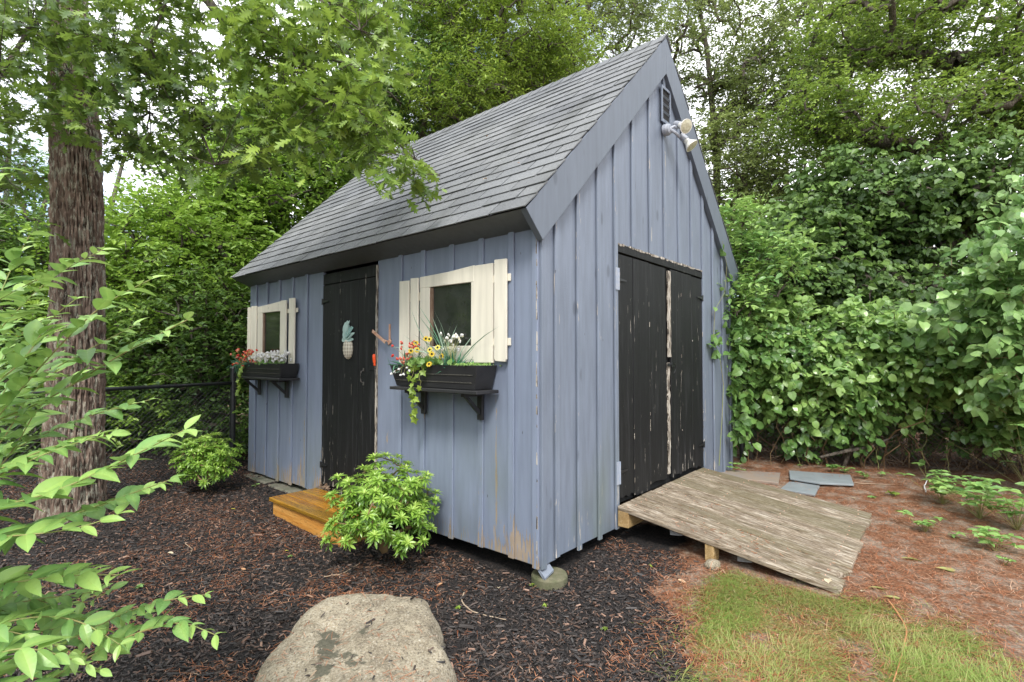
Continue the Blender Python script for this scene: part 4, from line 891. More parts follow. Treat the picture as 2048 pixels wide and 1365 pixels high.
# ------------------------------------------------------------------ vine hedge on the right
FA, FB = np.array([4.0, .1]), np.array([5.25, -3.7]); FU = (FB-FA)/np.linalg.norm(FB-FA); FN = np.array([-FU[1], FU[0]])   # FN points away? fixed below
if FN[0] < 0: FN = -FN
HL = float(np.linalg.norm(FB-FA))
def hedge(name, label, s0, s1, n, hfun, lfun, mat, tint, S, th=(.0, .9), cat='hedge', nstem=40):
    mid_ = FA+FU*(s0+s1)/2; root = thing(name, label, cat, (mid_[0], mid_[1], float(gz(mid_[0], mid_[1]))))
    s = rg.uniform(s0, s1, n); o = rg.uniform(0, 1, n)**1.3; top_ = hfun(s); lo = np.where(o > .45, np.where(s > 1.3, .28, .08), lfun(s)); z = lo+(top_-lo)*rg.random(n)**.85; bulge = .34*np.sin(np.clip((z-lo)/(top_-lo+.01), 0, 1)*pi*.75)
    off = -bulge+(th[0]+(th[1]-th[0])*o)-.05; P = np.stack([FA[0]+FU[0]*s+FN[0]*off, FA[1]+FU[1]*s+FN[1]*off, z], -1)
    cl_ = fbm(P*1.8, 3); P[:, 2] += (cl_-.48)*1.1*np.clip((z-lo)/(top_-lo+.01), 0, 1)
    mb = MB(); twigs(mb, P, .07, 5, 6, .22, S, T_heart, np.clip(tint+(cl_-.45)*1.2+rg.normal(size=n)*.15+.25*(z-1.), 0, 1), up=.2, droop=.35, jit=.35, nrm=.95, face=(-.62, -.42, 0))  # tint rises with height, painting the lit hedge top into the leaves
    Q_ = P[::6]+np.array([0, 0, .10])-np.r_[FN, 0]*.08; twigs(mb, Q_, .05, 3, 9, .30, S*.95, T_ell, np.clip(rg.normal(.6, .15, len(Q_)), 0, 1), mi=2, up=.7, droop=.15, jit=.2)
    mb.build('foliage', [mat, m_stem, L_hon], root)
    mb = MB()
    for k in range(nstem):
        s_ = R.uniform(s0, s1); o_2 = R.uniform(-.15, .5); p = np.array([FA[0]+FU[0]*s_+FN[0]*o_2, FA[1]+FU[1]*s_+FN[1]*o_2, 0]); p[2] = gz(p[0], p[1])-.02; Q = [p]
        for m_ in range(6): p = p+np.array([R.gauss(0, .07), R.gauss(0, .07), R.uniform(.08, .22)]); Q.append(p)
        mb.tube(Q, np.linspace(R.uniform(.003, .012), .002, 7), 5, R.random(), 0, False)
    mb.build('stems', m_stem, root, smooth=True); return root
hedge('vine_hedge', 'thick mound of glossy round vine leaves climbing against the shed end of the fence', -.12, 1.35, 330, lambda s: 2.05-.35*s+.1*np.sin(s*6), lambda s: .22+.12*np.sin(s*7), L_vine, .55, .082)
hedge('vine_hedge', 'middle stretch of leafy vines spilling over the fence above a bare trunk', 1.25, 2.7, 330, lambda s: 1.60+.1*np.sin(s*5)+.08*(s-1.3), lambda s: .50+.18*np.sin(s*4+1), L_vine, .66, .08)
hedge('vine_hedge', 'right stretch of vine hedge rising towards the picture edge', 2.6, 4.3, 360, lambda s: 1.65+.45*np.clip(s-2.8, 0, 2)+.1*np.sin(s*5), lambda s: .60+.16*np.sin(s*5), L_vine, .66, .085, th=(-.1, .9))
# tall right bush, close
rb = thing('tall_vine_bush', 'tall pale green bush of broad leaves at the far right edge', 'bush', tuple(gb(2150, 4.9)*[1, 1, 0]+np.array([0, 0, .0])))
c1 = np.vstack([ell(at(2090, 500, 4.7), (.5, .5, .5), 64), ell(at(1990, 620, 4.9), (.45, .45, .35), 50), ell(at(2110, 740, 4.5), (.5, .5, .5), 60), ell(at(2120, 380, 5.2), (.4, .4, .35), 26)])
mb = MB(); twigs(mb, c1, .10, 4, 6, .28, .095, T_heart, np.clip(rg.normal(.66, .15, len(c1)), 0, 1), droop=.3, up=.3, jit=.35, face=(-.6, -.4, 0)); mb.build('foliage', [leafm('pale_bush_leaf', (.045, .11, .035), (.145, .27, .08), (.32, .48, .17), .3, .3), m_stem], rb)
mb = MB(); limbs(mb, [np.array([rb.location[0], rb.location[1], .05+.25*k]) for k in range(7)], .04, list(c1[::4]), .005); mb.build('stems', m_stem, rb, smooth=True)
# dead brush beneath hedge
mb = MB()
for k in range(2600):
    s_ = R.uniform(.1, 4.2); o_2 = R.uniform(-.05, .75); p = np.array([FA[0]+FU[0]*s_+FN[0]*o_2, FA[1]+FU[1]*s_+FN[1]*o_2, R.uniform(.0, .7)]); d = rdir(1, .2, .6)[0]*R.uniform(.12, .4); m_ = p+d*.5+rdir(1)[0]*.05; r_ = R.uniform(.0012, .004)
    p[2] = max(p[2], gz(p[0], p[1])); mb.tube([p, m_, p+d], [r_, r_, r_*.5], 3, R.random(), 0, False)
tag(mb.build('dead_brush', simple('dead_brown_twig', (.09, .055, .035), (.17, .12, .085), 7, .85, .2)), None, None, kind='stuff')
mb = MB(); p = at(1690, 900, 5.5); P = np.array([at(*q) for q in ((1640, 915, 5.75), (1690, 903, 5.75), (1745, 893, 5.7), (1800, 868, 5.7))]); mb.tube(P, [.014, .02, .018, .008], 8, .6)
P = np.array([at(*q) for q in ((1683, 915, 5.85), (1712, 876, 5.85), (1723, 840, 5.88), (1712, 805, 5.9), (1732, 770, 5.9), (1768, 730, 6.0))]); P[0, 2] = gz(P[0, 0], P[0, 1])-.03; mb.tube(P, [.026, .022, .02, .018, .016, .010], 8, .6)
tag(mb.build('bare_trunk', m_bark2, smooth=True), 'crooked bare brown trunk exposed below the vines on the right fence', 'trunk')
# shoots in front of the hedge
def shoot(name, label, P, nl, S, mat, tpl=T_heart, r=.004, tint=.6, group=None, cat='plant', nst=None):
    P = np.array(P, float); root = thing(name, label, cat, P[0], group); mb = MB(); t = np.linspace(0, 1, len(P)); tt_ = np.linspace(0, 1, 14); Q = np.stack([np.interp(tt_, t, P[:, k]) for k in range(3)], -1); Q[1:-1] += rg.normal(size=(12, 3))*.006
    mb.tube(Q, np.linspace(r, r*.35, 14), 5); mb.build('stem', m_gstem, root, smooth=True)
    f = np.linspace(.3, 1, nl); L_ = np.stack([np.interp(f, tt_, Q[:, k]) for k in range(3)], -1); A = rdir(nl, .1, .5); N = rdir(nl, 1.6, .5); mb = MB()
    mb.scat(tpl, L_, A, N, S*rg.uniform(.7, 1.15, nl), np.clip(rg.normal(tint, .12, nl), 0, 1), 0, rg.uniform(0, .3, nl)); mb.build('leaves', mat, root); return root
SG = 'thin green shoots rising in front of the right fence'
for px, pts, n, lab in ((1600, [(1600, 932), (1590, 890), (1575, 840)], 4, 'thin shoot just right of the shed end of the fence'), (1652, [(1655, 930), (1640, 880), (1622, 830), (1615, 800)], 5, 'leaning thin shoot above the long blue grey slab'),
                    (1757, [(1757, 940), (1752, 900), (1755, 860)], 2, 'short shoot carrying two large heart leaves'), (1850, [(1853, 950), (1845, 900), (1860, 850)], 5, 'pale shoot right of the bare trunk'),
                    (1905, [(1900, 950), (1892, 900), (1900, 860)], 5, 'pale shoot nearest the right leafy plants')):
    b0 = gp(*pts[0]); d0 = float(np.dot(b0-CAM, DV)); shoot('vine_shoot', lab, [b0]+[at(a, b, d0+.05) for a, b in pts[1:]], n, .075, L_vine, group=SG)
# vine climbing the right end of the gable wall and the rake board
root = thing('climbing_vine', 'vine strand with round leaves creeping up the right edge of the gable wall', 'vine', (3.05, -.03, .2)); mb = MB()
P = [(3.05, -.03, .15), (3.12, -.04, .6), (3.2, -.035, 1.0), (3.10, -.035, 1.3), (2.93, -.03, 1.48), (2.98, -.03, 1.8), (3.2, -.06, 2.0), (3.25, -.07, 2.3), (3.12, -.07, 2.55)]; mb.tube(P, np.linspace(.004, .0015, len(P)), 5); mb.build('stem', m_gstem, root)
n = 150; L_ = np.vstack([np.stack([rg.normal(3.0, .07, 14), rg.uniform(-.08, -.035, 14), rg.uniform(1.3, 1.65, 14)], -1), np.stack([3.46+rg.normal(0, .10, n), rg.uniform(-.26, -.04, n), rg.uniform(.35, 1.75, n)], -1), [(3.1, -.08, 2.5), (3.12, -.08, 2.44), (3.27, -.08, 2.22), (3.3, -.08, 2.16), (3.38, -.09, 2.05), (2.93, -.05, 1.82)]])
n = len(L_); A = rdir(n, -.5, .6); N = rdir(n, .3)*.6+np.array([-.2, -1., .6]); mb = MB(); mb.scat(T_heart, L_, A, N, rg.uniform(.06, .11, n), np.clip(rg.normal(.5, .15, n), 0, 1), 0, rg.uniform(0, .3, n)); mb.build('leaves', L_vine, root)
# grey house wall behind the hedge
ho = thing('neighbor_building', 'grey clapboard building wall glimpsed behind the right hedge', 'building', tuple(gb(1950, 9.2)*[1, 1, 0]))
c0 = at(1800, 709, 9.6)*[1, 1, 0]; c1_ = at(2150, 709, 8.6)*[1, 1, 0]; u = unit(c1_-c0); nn_ = np.array([-u[1], u[0], 0]); nn_ = nn_ if nn_@(CAM-c0) > 0 else -nn_; mb = MB(); ln = float(np.linalg.norm(c1_-c0))
for k in range(22): z = .05+k*.11; mb.raw([c0+(0, 0, z)+nn_*.02, c1_+(0, 0, z)+nn_*.02, c1_+(0, 0, z+.112), c0+(0, 0, z+.112), c0+(0, 0, z)-nn_*.05, c1_+(0, 0, z)-nn_*.05], [(0, 1, 2, 3), (4, 5, 1, 0)])
mb.prism([c0, c1_, c1_+(0, 0, 2.45), c0+(0, 0, 2.45)], -nn_*2.0); mb.build('wall', m_clap, ho)
mb = MB(); mb.prism([c0+nn_*.2+(0, 0, 2.4), c0-nn_*2.2+(0, 0, 2.4), c0-nn_*1.0+(0, 0, 3.0)], c1_-c0); mb.build('roof', m_shing, ho)

# ------------------------------------------------------------------ shrubs in the bed
def pieris(label, base, w_, h_, n, seed, S=.058):
    base = np.array([base[0], base[1], float(gz(base[0], base[1]))]); root = thing('pieris_shrub', label, 'shrub', base, 'rosette leaved shrubs in the mulch bed')
    k_ = np.arange(n)+.5; zf = 1-1.55*k_/n; an_ = k_*2.39996; d = unit(np.stack([np.sqrt(np.clip(1-zf*zf, 0, 1))*np.cos(an_), np.sqrt(np.clip(1-zf*zf, 0, 1))*np.sin(an_), zf], -1)+rg.normal(size=(n, 3))*.12); q = rg.uniform(.62, 1.06, n)*(1+.22*(fbm(d*2.2+seed*7, 2)-.4)); q[::4] *= .62; c = base+np.array([0, 0, h_*.50]); P = c+d*q[:, None]*np.array([w_/2, w_/2, h_*.46]); P[:, 2] = np.maximum(P[:, 2], base[2]+.05)
    mb = MB(); m_ = [base+np.array([R.uniform(-.03, .03), R.uniform(-.03, .03), z]) for z in (0, .05, .1)]; limbs(mb, m_, .01, list(P), .0022, sag=-.05); mb.build('stems', m_stem, root, smooth=True)
    k = 10; D = unit(P-base+rdir(n)*.15+[0, 0, .25]); ref = unit(np.cross(D, rdir(n))); ref2 = np.cross(D, ref); mb = MB()
    for lay, (el, m2, s_, dt) in enumerate(((.25, 9, 1., -.12), (.75, 7, .85, 0.), (1.6, 5, .6, .2), (-.15, 8, .95, -.3))):
        a = (np.arange(m2)*2*pi/m2)[None]+rg.random((n, 1))*6+rg.normal(size=(n, m2))*.15; A = ref[:, None]*np.cos(a)[..., None]+ref2[:, None]*np.sin(a)[..., None]+D[:, None]*el
        PP = np.repeat(P[:, None]-D[:, None]*(.012*lay if lay == 3 else 0), m2, 1); N = np.repeat(D[:, None], m2, 1)-A*.3
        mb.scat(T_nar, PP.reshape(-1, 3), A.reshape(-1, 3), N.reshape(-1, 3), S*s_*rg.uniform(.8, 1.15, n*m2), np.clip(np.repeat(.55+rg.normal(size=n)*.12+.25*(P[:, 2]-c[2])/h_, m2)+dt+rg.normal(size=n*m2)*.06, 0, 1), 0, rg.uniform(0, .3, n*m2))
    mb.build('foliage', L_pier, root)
pieris('large bright green shrub with leaf rosettes partly covering the wooden step', (-.42, 1.05), .80, .76, 210, 1)
pieris('smaller leafy shrub near the far corner of the shed', (-.62, 3.75), .60, .62, 130, 2, .06)

# foreground shrubs at left, arching leafy shoots
def shrub(name, label, base, shoots, S, mat, seed, step=.017, extra=0):
    shoots = shoots+[([(a+dx, b+dy, c+dd) for a, b, c in sh], t) for sh, t, dx, dy, dd in [(*R.choice(shoots), R.uniform(-110, -10), R.uniform(-60, 60), R.uniform(.0, .45)) for _ in range(extra)]]
    base = np.array(base, float); base[2] = gz(base[0], base[1]); root = thing(name, label, 'shrub', base); ms = MB(); ml = MB()
    for sh, tint in shoots:
        P = np.array([base+np.array([R.uniform(-.05, .05), R.uniform(-.05, .05), -.01])]+[at(*p) for p in sh]); d = np.r_[0, np.cumsum(np.linalg.norm(np.diff(P, axis=0), axis=1))]
        t = np.linspace(0, d[-1], 60); Q = np.stack([np.interp(t, d, P[:, k]) for k in range(3)], -1)
        for _ in range(6): Q[1:-1] = (Q[:-2]+Q[1:-1]*2+Q[2:])/4
        ms.tube(Q, np.linspace(.0055, .0013, 60), 6, .5); f0 = d[1]*.75; n = int((d[-1]-f0)/step); n += n % 2; f = np.repeat(np.linspace(f0, d[-1], n//2), 2)+R.uniform(0, .006); C = np.stack([np.interp(f, t, Q[:, k]) for k in range(3)], -1); T_ = unit(np.stack([np.interp(f+.01, t, Q[:, k])-np.interp(f-.012, t, Q[:, k]) for k in range(3)], -1))
        side = unit(np.cross(T_, [0, 0, 1.])); sg = np.where(np.arange(n) % 2 == 0, 1., -1.)[:, None]
        A = T_*.6+side*sg*.85+rg.normal(size=(n, 3))*.15; A[:, 2] += rg.uniform(-.15, .3, n); N = rg.normal(size=(n, 3))*.30; N[:, 2] += 1; N -= DV*.25
        s_ = S*rg.uniform(.62, 1.25, n)*np.where(f > d[-1]-.09, .62, 1.); ml.scat(T_ell, C, A, N, s_, np.clip(tint+rg.normal(size=n)*.12+.3*(f > d[-1]-.1), 0, 1), 0, rg.uniform(-.1, .4, n), .22)
    ms.build('stems', m_gstem, root, smooth=True); ml.build('leaves', mat, root); return root
bs = CAM+DV*1.35-RV*1.75
sh1 = [([(-60, 860, 1.5), (100, 800, 1.5), (230, 715, 1.55), (375, 640, 1.6)], .55), ([(-60, 900, 1.4), (40, 780, 1.45), (120, 690, 1.45), (200, 610, 1.5), (300, 560, 1.5)], .65),
       ([(-80, 1030, 1.25), (100, 990, 1.25), (200, 945, 1.3), (290, 900, 1.3), (370, 860, 1.3)], .55), ([(-60, 1090, 1.4), (120, 1040, 1.4), (200, 1010, 1.45), (340, 960, 1.5)], .45),
       ([(-120, 700, 1.3), (-40, 620, 1.3), (20, 585, 1.35), (75, 560, 1.35)], .6), ([(-160, 600, 1.2), (-60, 480, 1.2), (-30, 400, 1.2), (-5, 340, 1.25)], .7),
       ([(-60, 800, 1.3), (60, 720, 1.35), (90, 640, 1.4), (150, 600, 1.4)], .6), ([(-60, 950, 1.7), (60, 880, 1.75), (180, 830, 1.8), (300, 800, 1.85)], .45),
       ([(-60, 1000, 1.6), (30, 900, 1.7), (70, 820, 1.7), (140, 760, 1.7)], .5), ([(-60, 980, 1.3), (40, 930, 1.3), (130, 890, 1.35), (220, 870, 1.35)], .5), ([(-90, 760, 1.5), (-20, 640, 1.6), (20, 540, 1.7), (60, 470, 1.7)], .55),
       ([(-80, 1080, 1.2), (60, 1070, 1.2), (160, 1060, 1.25), (235, 1030, 1.3)], .5), ([(-60, 880, 1.9), (20, 770, 1.95), (50, 700, 2), (120, 660, 2)], .45)]
shrub('arching_shrub', 'upper foreground shrub whose leafy shoots cross in front of the oak trunk', bs, sh1, .088, L_hon, 1, extra=8)
bs2 = CAM+DV*1.25-RV*1.45
sh2 = [([(-60, 1180, 1.3), (60, 1160, 1.3), (150, 1150, 1.35), (240, 1150, 1.35)], .6), ([(-40, 1370, 1.35), (120, 1290, 1.4), (250, 1225, 1.45), (330, 1200, 1.45), (410, 1190, 1.5)], .45),
       ([(0, 1420, 1.3), (150, 1330, 1.35), (260, 1270, 1.4), (360, 1240, 1.4), (430, 1270, 1.4)], .5), ([(-60, 1260, 1.25), (80, 1230, 1.3), (160, 1240, 1.3), (240, 1290, 1.3)], .5),
       ([(-60, 1330, 1.1), (40, 1290, 1.1), (120, 1310, 1.15), (200, 1340, 1.2)], .6), ([(-80, 1400, 1.1), (30, 1370, 1.1), (140, 1400, 1.15), (220, 1430, 1.2)], .55),
       ([(-60, 1230, 1.5), (60, 1200, 1.55), (150, 1190, 1.6), (220, 1180, 1.6)], .4), ([(-60, 1300, 1.5), (100, 1260, 1.5), (200, 1240, 1.5), (290, 1230, 1.55)], .35)]
shrub('arching_shrub', 'lower foreground shrub with pale oval leaves in the bottom left corner', bs2, sh2, .075, L_hon, 2, extra=6)

# ------------------------------------------------------------------ flower boxes
def flowerbox(label, y0, y1, zt, zb, brk):
    root = thing('flower_box', label, 'planter', (-.10, (y0+y1)/2, zb-.02), 'black flower boxes under the windows'); xo = -.0205
    mb = MB(); fl_, ins = .045, .05      # tapered trough
    top = [(xo, y0, zt), (-.215, y0, zt), (-.215, y1, zt), (xo, y1, zt)]; bot = [(xo, y0+ins, zb), (-.185, y0+ins, zb), (-.185, y1-ins, zb), (xo, y1-ins, zb)]
    th_ = .014; ti = [(xo-th_, y0+th_, zt), (-.215+th_, y0+th_, zt), (-.215+th_, y1-th_, zt), (xo-th_, y1-th_, zt)]; bi = [(x, y, zt-.02) for x, y, z in ti]
    mb.raw(top+bot+ti+bi, [(0, 1, 5, 4), (1, 2, 6, 5), (2, 3, 7, 6), (3, 0, 4, 7), (7, 4, 5, 6)]+[(i, (i+1) % 4+0, (i+1) % 4+8, i+8)[::-1] for i in range(4)]+[(i+8, (i+1) % 4+8, (i+1) % 4+12, i+12)[::-1] for i in range(4)])
    mb.build('trough', m_boxblk, root, bevel=.002)
    mb = MB(); mb.raw(bi, [(0, 1, 2, 3)]); mb.build('moss', m_soil, root)
    mb = MB()
    for q in (.40, .72):
        f = q; x_ = -.215+.03*f-.0035; z_ = zt-(zt-zb)*f; mb.box(x_, x_+.006, y0+ins*f+.03, y1-ins*f-.02, z_-.003, z_+.003)
    mb.build('bead', simple('worn_bead_paint', (.09, .085, .07), (.02, .02, .02), 60, .6, .2), root)
    mb = MB(); mb.box(-.235, xo, y0-.015, y1-.03, zb-.026, zb-.0035); mb.build('shelf', m_boxblk, root, bevel=.003)
    for yb in brk:
        mb = MB(); mb.box(-.20, xo-.022, yb-.02, yb+.02, zb-.050, zb-.027); mb.box(xo-.022, xo, yb-.024, yb+.024, zb-.215, zb-.027)
        mb.prism([(-.185, yb-.012, zb-.052), (-.150, yb-.012, zb-.052), (xo-.023, yb-.012, zb-.150), (xo-.023, yb-.012, zb-.185)], (0, .024, 0)); mb.build('bracket', m_boxblk, root, bevel=.002)
    return root
flowerbox('longer black flower box under the near window', .345, 1.275, 1.245, 1.085, (.49, 1.09))
flowerbox('shorter black flower box under the far window', 3.05, 4.05, 1.235, 1.095, (3.29, 3.93))
def ico(mb, c, r, t, mi=0): mb.lathe([(-r, r*.2), (-r*.7, r*.72), (0, r), (r*.7, r*.72), (r, r*.2)], c, (0, 0, 1), 7, t, mi)
def blooms(name, label, cs, kind, tr_, r, base, group=None):
    root = thing(name, label, 'flowers', base, group); ms = MB(); mp = MB()
    for c in cs:
        c = np.array(c); b = np.array([base[0]+R.uniform(-.03, .03), base[1]+R.uniform(-.05, .05), base[2]-.02]); m_ = (b+c)/2+np.array([-.02, R.uniform(-.02, .02), .03]); ms.tube([b, m_, c], [.0015, .0015, .001], 4, .5)
        if mp is None: mp = MB()
        if kind == 'ball':
            for k in range(5): ico(mp, c+rdir(1)[0]*r*.7, r*.62, R.uniform(*tr_))
        else:
            n_ = unit(np.array([-1., -.6+R.uniform(-.5, .5), .5+R.uniform(-.4, .4)])); a = unit(np.cross(n_, [0, 0, 1.])); b2 = np.cross(n_, a); k = 9; ang_ = np.arange(k)*2*pi/k
            A = a*np.cos(ang_)[:, None]+b2*np.sin(ang_)[:, None]+n_*.15; pt_ = (T_ell[0]*np.array([1, 1.2, 1]), T_ell[1]); mp.scat(pt_, np.repeat(c[None], k, 0)+A*.002, A, np.repeat(n_[None], k, 0), r*.75, R.uniform(*tr_)); ico(mp, c+n_*.003, r*.26, .5, 1)
        mp.build('blossom', [m_petal, m_dark], root); mp = None
    ms.build('stems', m_gstem, root); return root
def tuft(name, label, base, n, S, mat, tint, spread=.6, tpl=None, wdt=.03, up=1.2, ysp=.06, xsp=.03):
    root = thing(name, label, 'plant', base); P = np.array(base)+np.stack([rg.normal(0, xsp, n), rg.normal(0, ysp, n), np.zeros(n)], -1); A = rdir(n, up, spread); mb = MB()
    t5 = leaf([(0, wdt, 0), (.25, wdt, 0), (.5, wdt*.8, 0), (.75, wdt*.6, 0), (1, 0, 0)], .2) if tpl is None else tpl
    mb.scat(t5, P, A, rdir(n, .2)+A*0, S*rg.uniform(.5, 1.1, n), np.clip(rg.normal(tint, .15, n), 0, 1), 0, rg.uniform(.1, .7, n)); mb.build('blades' if tpl is None else 'leaves', mat, root); return root
def sp(y0, y1, z0, z1, n, x=(-.23, -.10)): return [(R.uniform(*x), R.uniform(y0, y1), R.uniform(z0, z1)) for _ in range(n)]
zt = 1.225
blooms('flowers', 'red and salmon blossoms at the left end of the longer flower box', sp(.98, 1.24, 1.25, 1.42, 26), 'ball', (0, .45), .012, (-.13, 1.12, zt))
blooms('flowers', 'yellow daisies in the middle of the longer flower box', [(-.20, .98, 1.40), (-.19, .84, 1.425), (-.22, 1.01, 1.345), (-.22, .94, 1.35), (-.22, .80, 1.35), (-.21, .73, 1.365), (-.22, .78, 1.32), (-.22, .68, 1.305), (-.235, .79, 1.25), (-.19, .88, 1.43)], 'daisy', (.58, .78), .030, (-.13, .86, zt))
blooms('flowers', 'drooping white buds over the left front of the longer flower box', [(-.25, 1.20, 1.175), (-.25, 1.16, 1.19), (-.25, 1.09, 1.165), (-.25, 1.055, 1.175), (-.25, 1.11, 1.21), (-.25, 1.02, 1.225), (-.25, .99, 1.20)], 'ball', (.9, 1), .009, (-.16, 1.10, 1.235))
blooms('flowers', 'pale pink and lilac blossoms below the near window pane', sp(.56, .80, 1.34, 1.47, 20, (-.15, -.08)), 'ball', (.82, 1), .012, (-.11, .68, zt))
tuft('ornamental_grass', 'tall arching blue green grass blades in front of the near window pane', (-.10, .74, zt), 46, .42, L_blue, .8, .6, None, .012, 1.5, .04, .01)
tuft('greenery', 'teal green blade tuft behind the yellow daisies', (-.14, .64, zt), 60, .13, L_blue, .1, .6, None, .05, 1.1, .05)
tuft('greenery', 'teal green tuft under the red blossoms', (-.17, 1.08, zt+.01), 60, .12, L_blue, .15, .8, None, .05, .7, .06)
tuft('greenery', 'round bright leaves under the yellow daisies', (-.17, .87, zt+.03), 170, .05, L_vine, .7, .8, T_heart, 0, .9, .11, .035)
tuft('greenery', 'fine feathery light green plant at the right end of the longer box', (-.12, .50, zt+.02), 420, .022, L_hon, .8, .7, T_lite, 0, .6, .085, .05).location.z += .0
def ivy(label, pts, n, S, mat=L_yel):
    P = np.array(pts); root = thing('trailing_ivy', label, 'ivy', P[0]); mb = MB(); t = np.linspace(0, 1, len(P)); f = np.linspace(0, 1, 24); Q = np.stack([np.interp(f, t, P[:, k]) for k in range(3)], -1); Q[1:] += rg.normal(size=(23, 3))*.004; mb.tube(Q, .0018, 5); mb.build('stem', m_gstem, root)
    g_ = np.linspace(.12, 1, n); C = np.stack([np.interp(g_, f, Q[:, k]) for k in range(3)], -1); C[:, 1] += rg.normal(size=n)*.014; A = rdir(n, -.7, .5); A[:, 0] *= .3; N = np.repeat([[-1., -.5, .4]], n, 0)+rg.normal(size=(n, 3))*.3; mb = MB(); mb.scat(T_ivy, C, A, N, S*rg.uniform(.7, 1.2, n), np.clip(rg.normal(.62, .12, n), 0, 1), 0, rg.uniform(0, .3, n)); mb.build('leaves', mat, root)
ivy('long light green ivy strand hanging from the longer flower box', [(-.18, .95, 1.24), (-.235, .95, 1.24), (-.25, .965, 1.15), (-.25, .96, 1.05), (-.20, .99, .97), (-.18, 1.01, .90), (-.18, 1.03, .865)], 20, .055)
ivy('short ivy strand with two leaves beside the long one', [(-.18, .88, 1.25), (-.235, .86, 1.24), (-.25, .88, 1.17), (-.25, .86, 1.11)], 6, .055)
blooms('flowers', 'red and orange blossoms over the left end of the shorter flower box', sp(3.72, 4.12, 1.20, 1.38, 44, (-.28, -.10)), 'ball', (0, .6), .015, (-.13, 4.02, zt))
blooms('flowers', 'white blossoms on the right half of the shorter flower box', sp(3.10, 3.65, 1.25, 1.36, 85, (-.24, -.06)), 'ball', (.88, 1), .013, (-.13, 3.45, zt))
tuft('greenery', 'light leaves among the white blossoms of the shorter box', (-.13, 3.38, zt), 110, .06, L_hon, .55, .8, T_lite, 0, .6, .13, .04)
tuft('greenery', 'green blades at the left end of the shorter flower box', (-.18, 3.93, zt), 90, .13, L_blue, .12, 1., None, .05, .1, .09, .04)
ivy('ivy strand trailing below the shorter flower box', [(-.18, 3.9, 1.24), (-.25, 3.88, 1.22), (-.26, 3.9, 1.1), (-.25, 3.93, 1.0), (-.24, 4.0, .90)], 22, .055)

# pineapple plaque, screwdriver
pp = thing('pineapple_plaque', 'painted pineapple plaque with cream fruit and teal crown on the black side door', 'wall plaque', (-.02, 2.185, 1.29))
c = np.array([-.012, 2.17, 1.375]); k = 28; th = np.linspace(0, pi, k); ph = np.linspace(0, 2*pi, 2*k+1)[:-1]; T_, P_ = np.meshgrid(th, ph, indexing='ij')
u_ = P_; v_ = T_; tx = np.sin(6*u_+9*v_)*np.sin(6*u_-9*v_); r_ = 1+.06*tx; V = np.stack([-.034*np.sin(T_)*np.cos(P_)*r_, .068*np.sin(T_)*np.sin(P_)*r_, .092*np.cos(T_)*r_], -1)+c
i = np.arange(k-1)[:, None]; j = np.arange(2*k)[None]; F = np.stack([i*2*k+j, i*2*k+(j+1) % (2*k), (i+1)*2*k+(j+1) % (2*k), (i+1)*2*k+j], -1).reshape(-1, 4); mb = MB(); mb.raw(V.reshape(-1, 3), F, np.clip(.5+tx*.5, 0, 1).ravel())
mf = Mt('cream_pineapple'); mb.build('fruit', mf.fin(mf.ramp(mf.tint(), [(0, (.20, .17, .13)), (.5, (.52, .47, .38)), (1, (.72, .68, .58))]), .6), pp, smooth=True)
mb = MB()
for k_, (an, ln, zo) in enumerate([(-1.9, .075, .0), (1.9, .075, 0.), (-1.4, .09, .01), (1.4, .09, .01), (-1.0, .11, .02), (1.0, .11, .02), (-.6, .13, .03), (.6, .13, .03), (-.3, .15, .045), (.3, .15, .045), (0, .165, .05), (-.45, .10, .02), (.45, .10, .02), (-.12, .12, .02), (.15, .12, .02)]):
    A = np.array([[-.12-.1*(k_ % 3), -sin(an), cos(an)]]); mb.scat(T_ell, np.array([[-.018-.004*(k_ % 4), 2.18, 1.44+zo]]), A, np.array([[-1., 0, .15]]), ln, R.uniform(.2, .9), 0, np.array([.35]))
for kk in range(5): pass
mcr = Mt('teal_crown'); mb.build('crown', mcr.fin(mcr.mix(mcr.tint(), (.16, .33, .31), (.40, .52, .48)), .6), pp, smooth=False).modifiers.new('s', 'SOLIDIFY').thickness = .006
sdv = thing('screwdriver', 'orange handled screwdriver stuck through the side door hasp', 'screwdriver', (-.03, 1.742, 1.18))
mb = MB(); mb.lathe([(0, .008), (.012, .011), (.02, .009), (.03, .013), (.075, .0155), (.095, .012), (.10, .005)], (-.028, 1.738, 1.225), (0, .12, 1), 8); mb.build('grip', m_orange, sdv)
mb = MB(); mb.lathe([(-.10, .003), (0, .003)], (-.028, 1.738, 1.225), (0, .12, 1), 8); mb.lathe([(-.012, .006), (-.0005, .009)], (-.028, 1.738, 1.225), (0, .12, 1), 8); mb.build('shaft', m_steel, sdv)

# ------------------------------------------------------------------ weeds, fallen leaves, roots
def weed(label, px, py, n, S, mat, h=.06, group='small weeds on the soil by the right fence', tpl=T_ell, tint=.6, sprd=.4):
    b = gp(px, py); b[2] = float(surf(b[0], b[1])); root = thing('weed', label, 'weed', b, group); ms = MB(); ml = MB()
    for k in range(max(2, n//5)):
        d = np.array([R.gauss(0, sprd), R.gauss(0, sprd), 1.])*h*R.uniform(.35, 1.1); e = b+d; ms.tube([b-np.array([0, 0, .005]), b+d*.5+(0, 0, .005), e], [.0018, .0015, .001], 4)
        m_ = 5; a = np.arange(m_)*2*pi/m_+R.random()*6; A = np.stack([np.cos(a), np.sin(a), np.full(m_, .25)], -1); ml.scat(tpl, np.repeat(e[None], m_, 0), A, rdir(m_, 2.5), S*rg.uniform(.7, 1.2, m_), np.clip(rg.normal(tint, .12, m_), 0, 1), 0, rg.uniform(0, .3, m_))
    ms.build('stem', m_gstem, root); ml.build('leaves', mat, root)
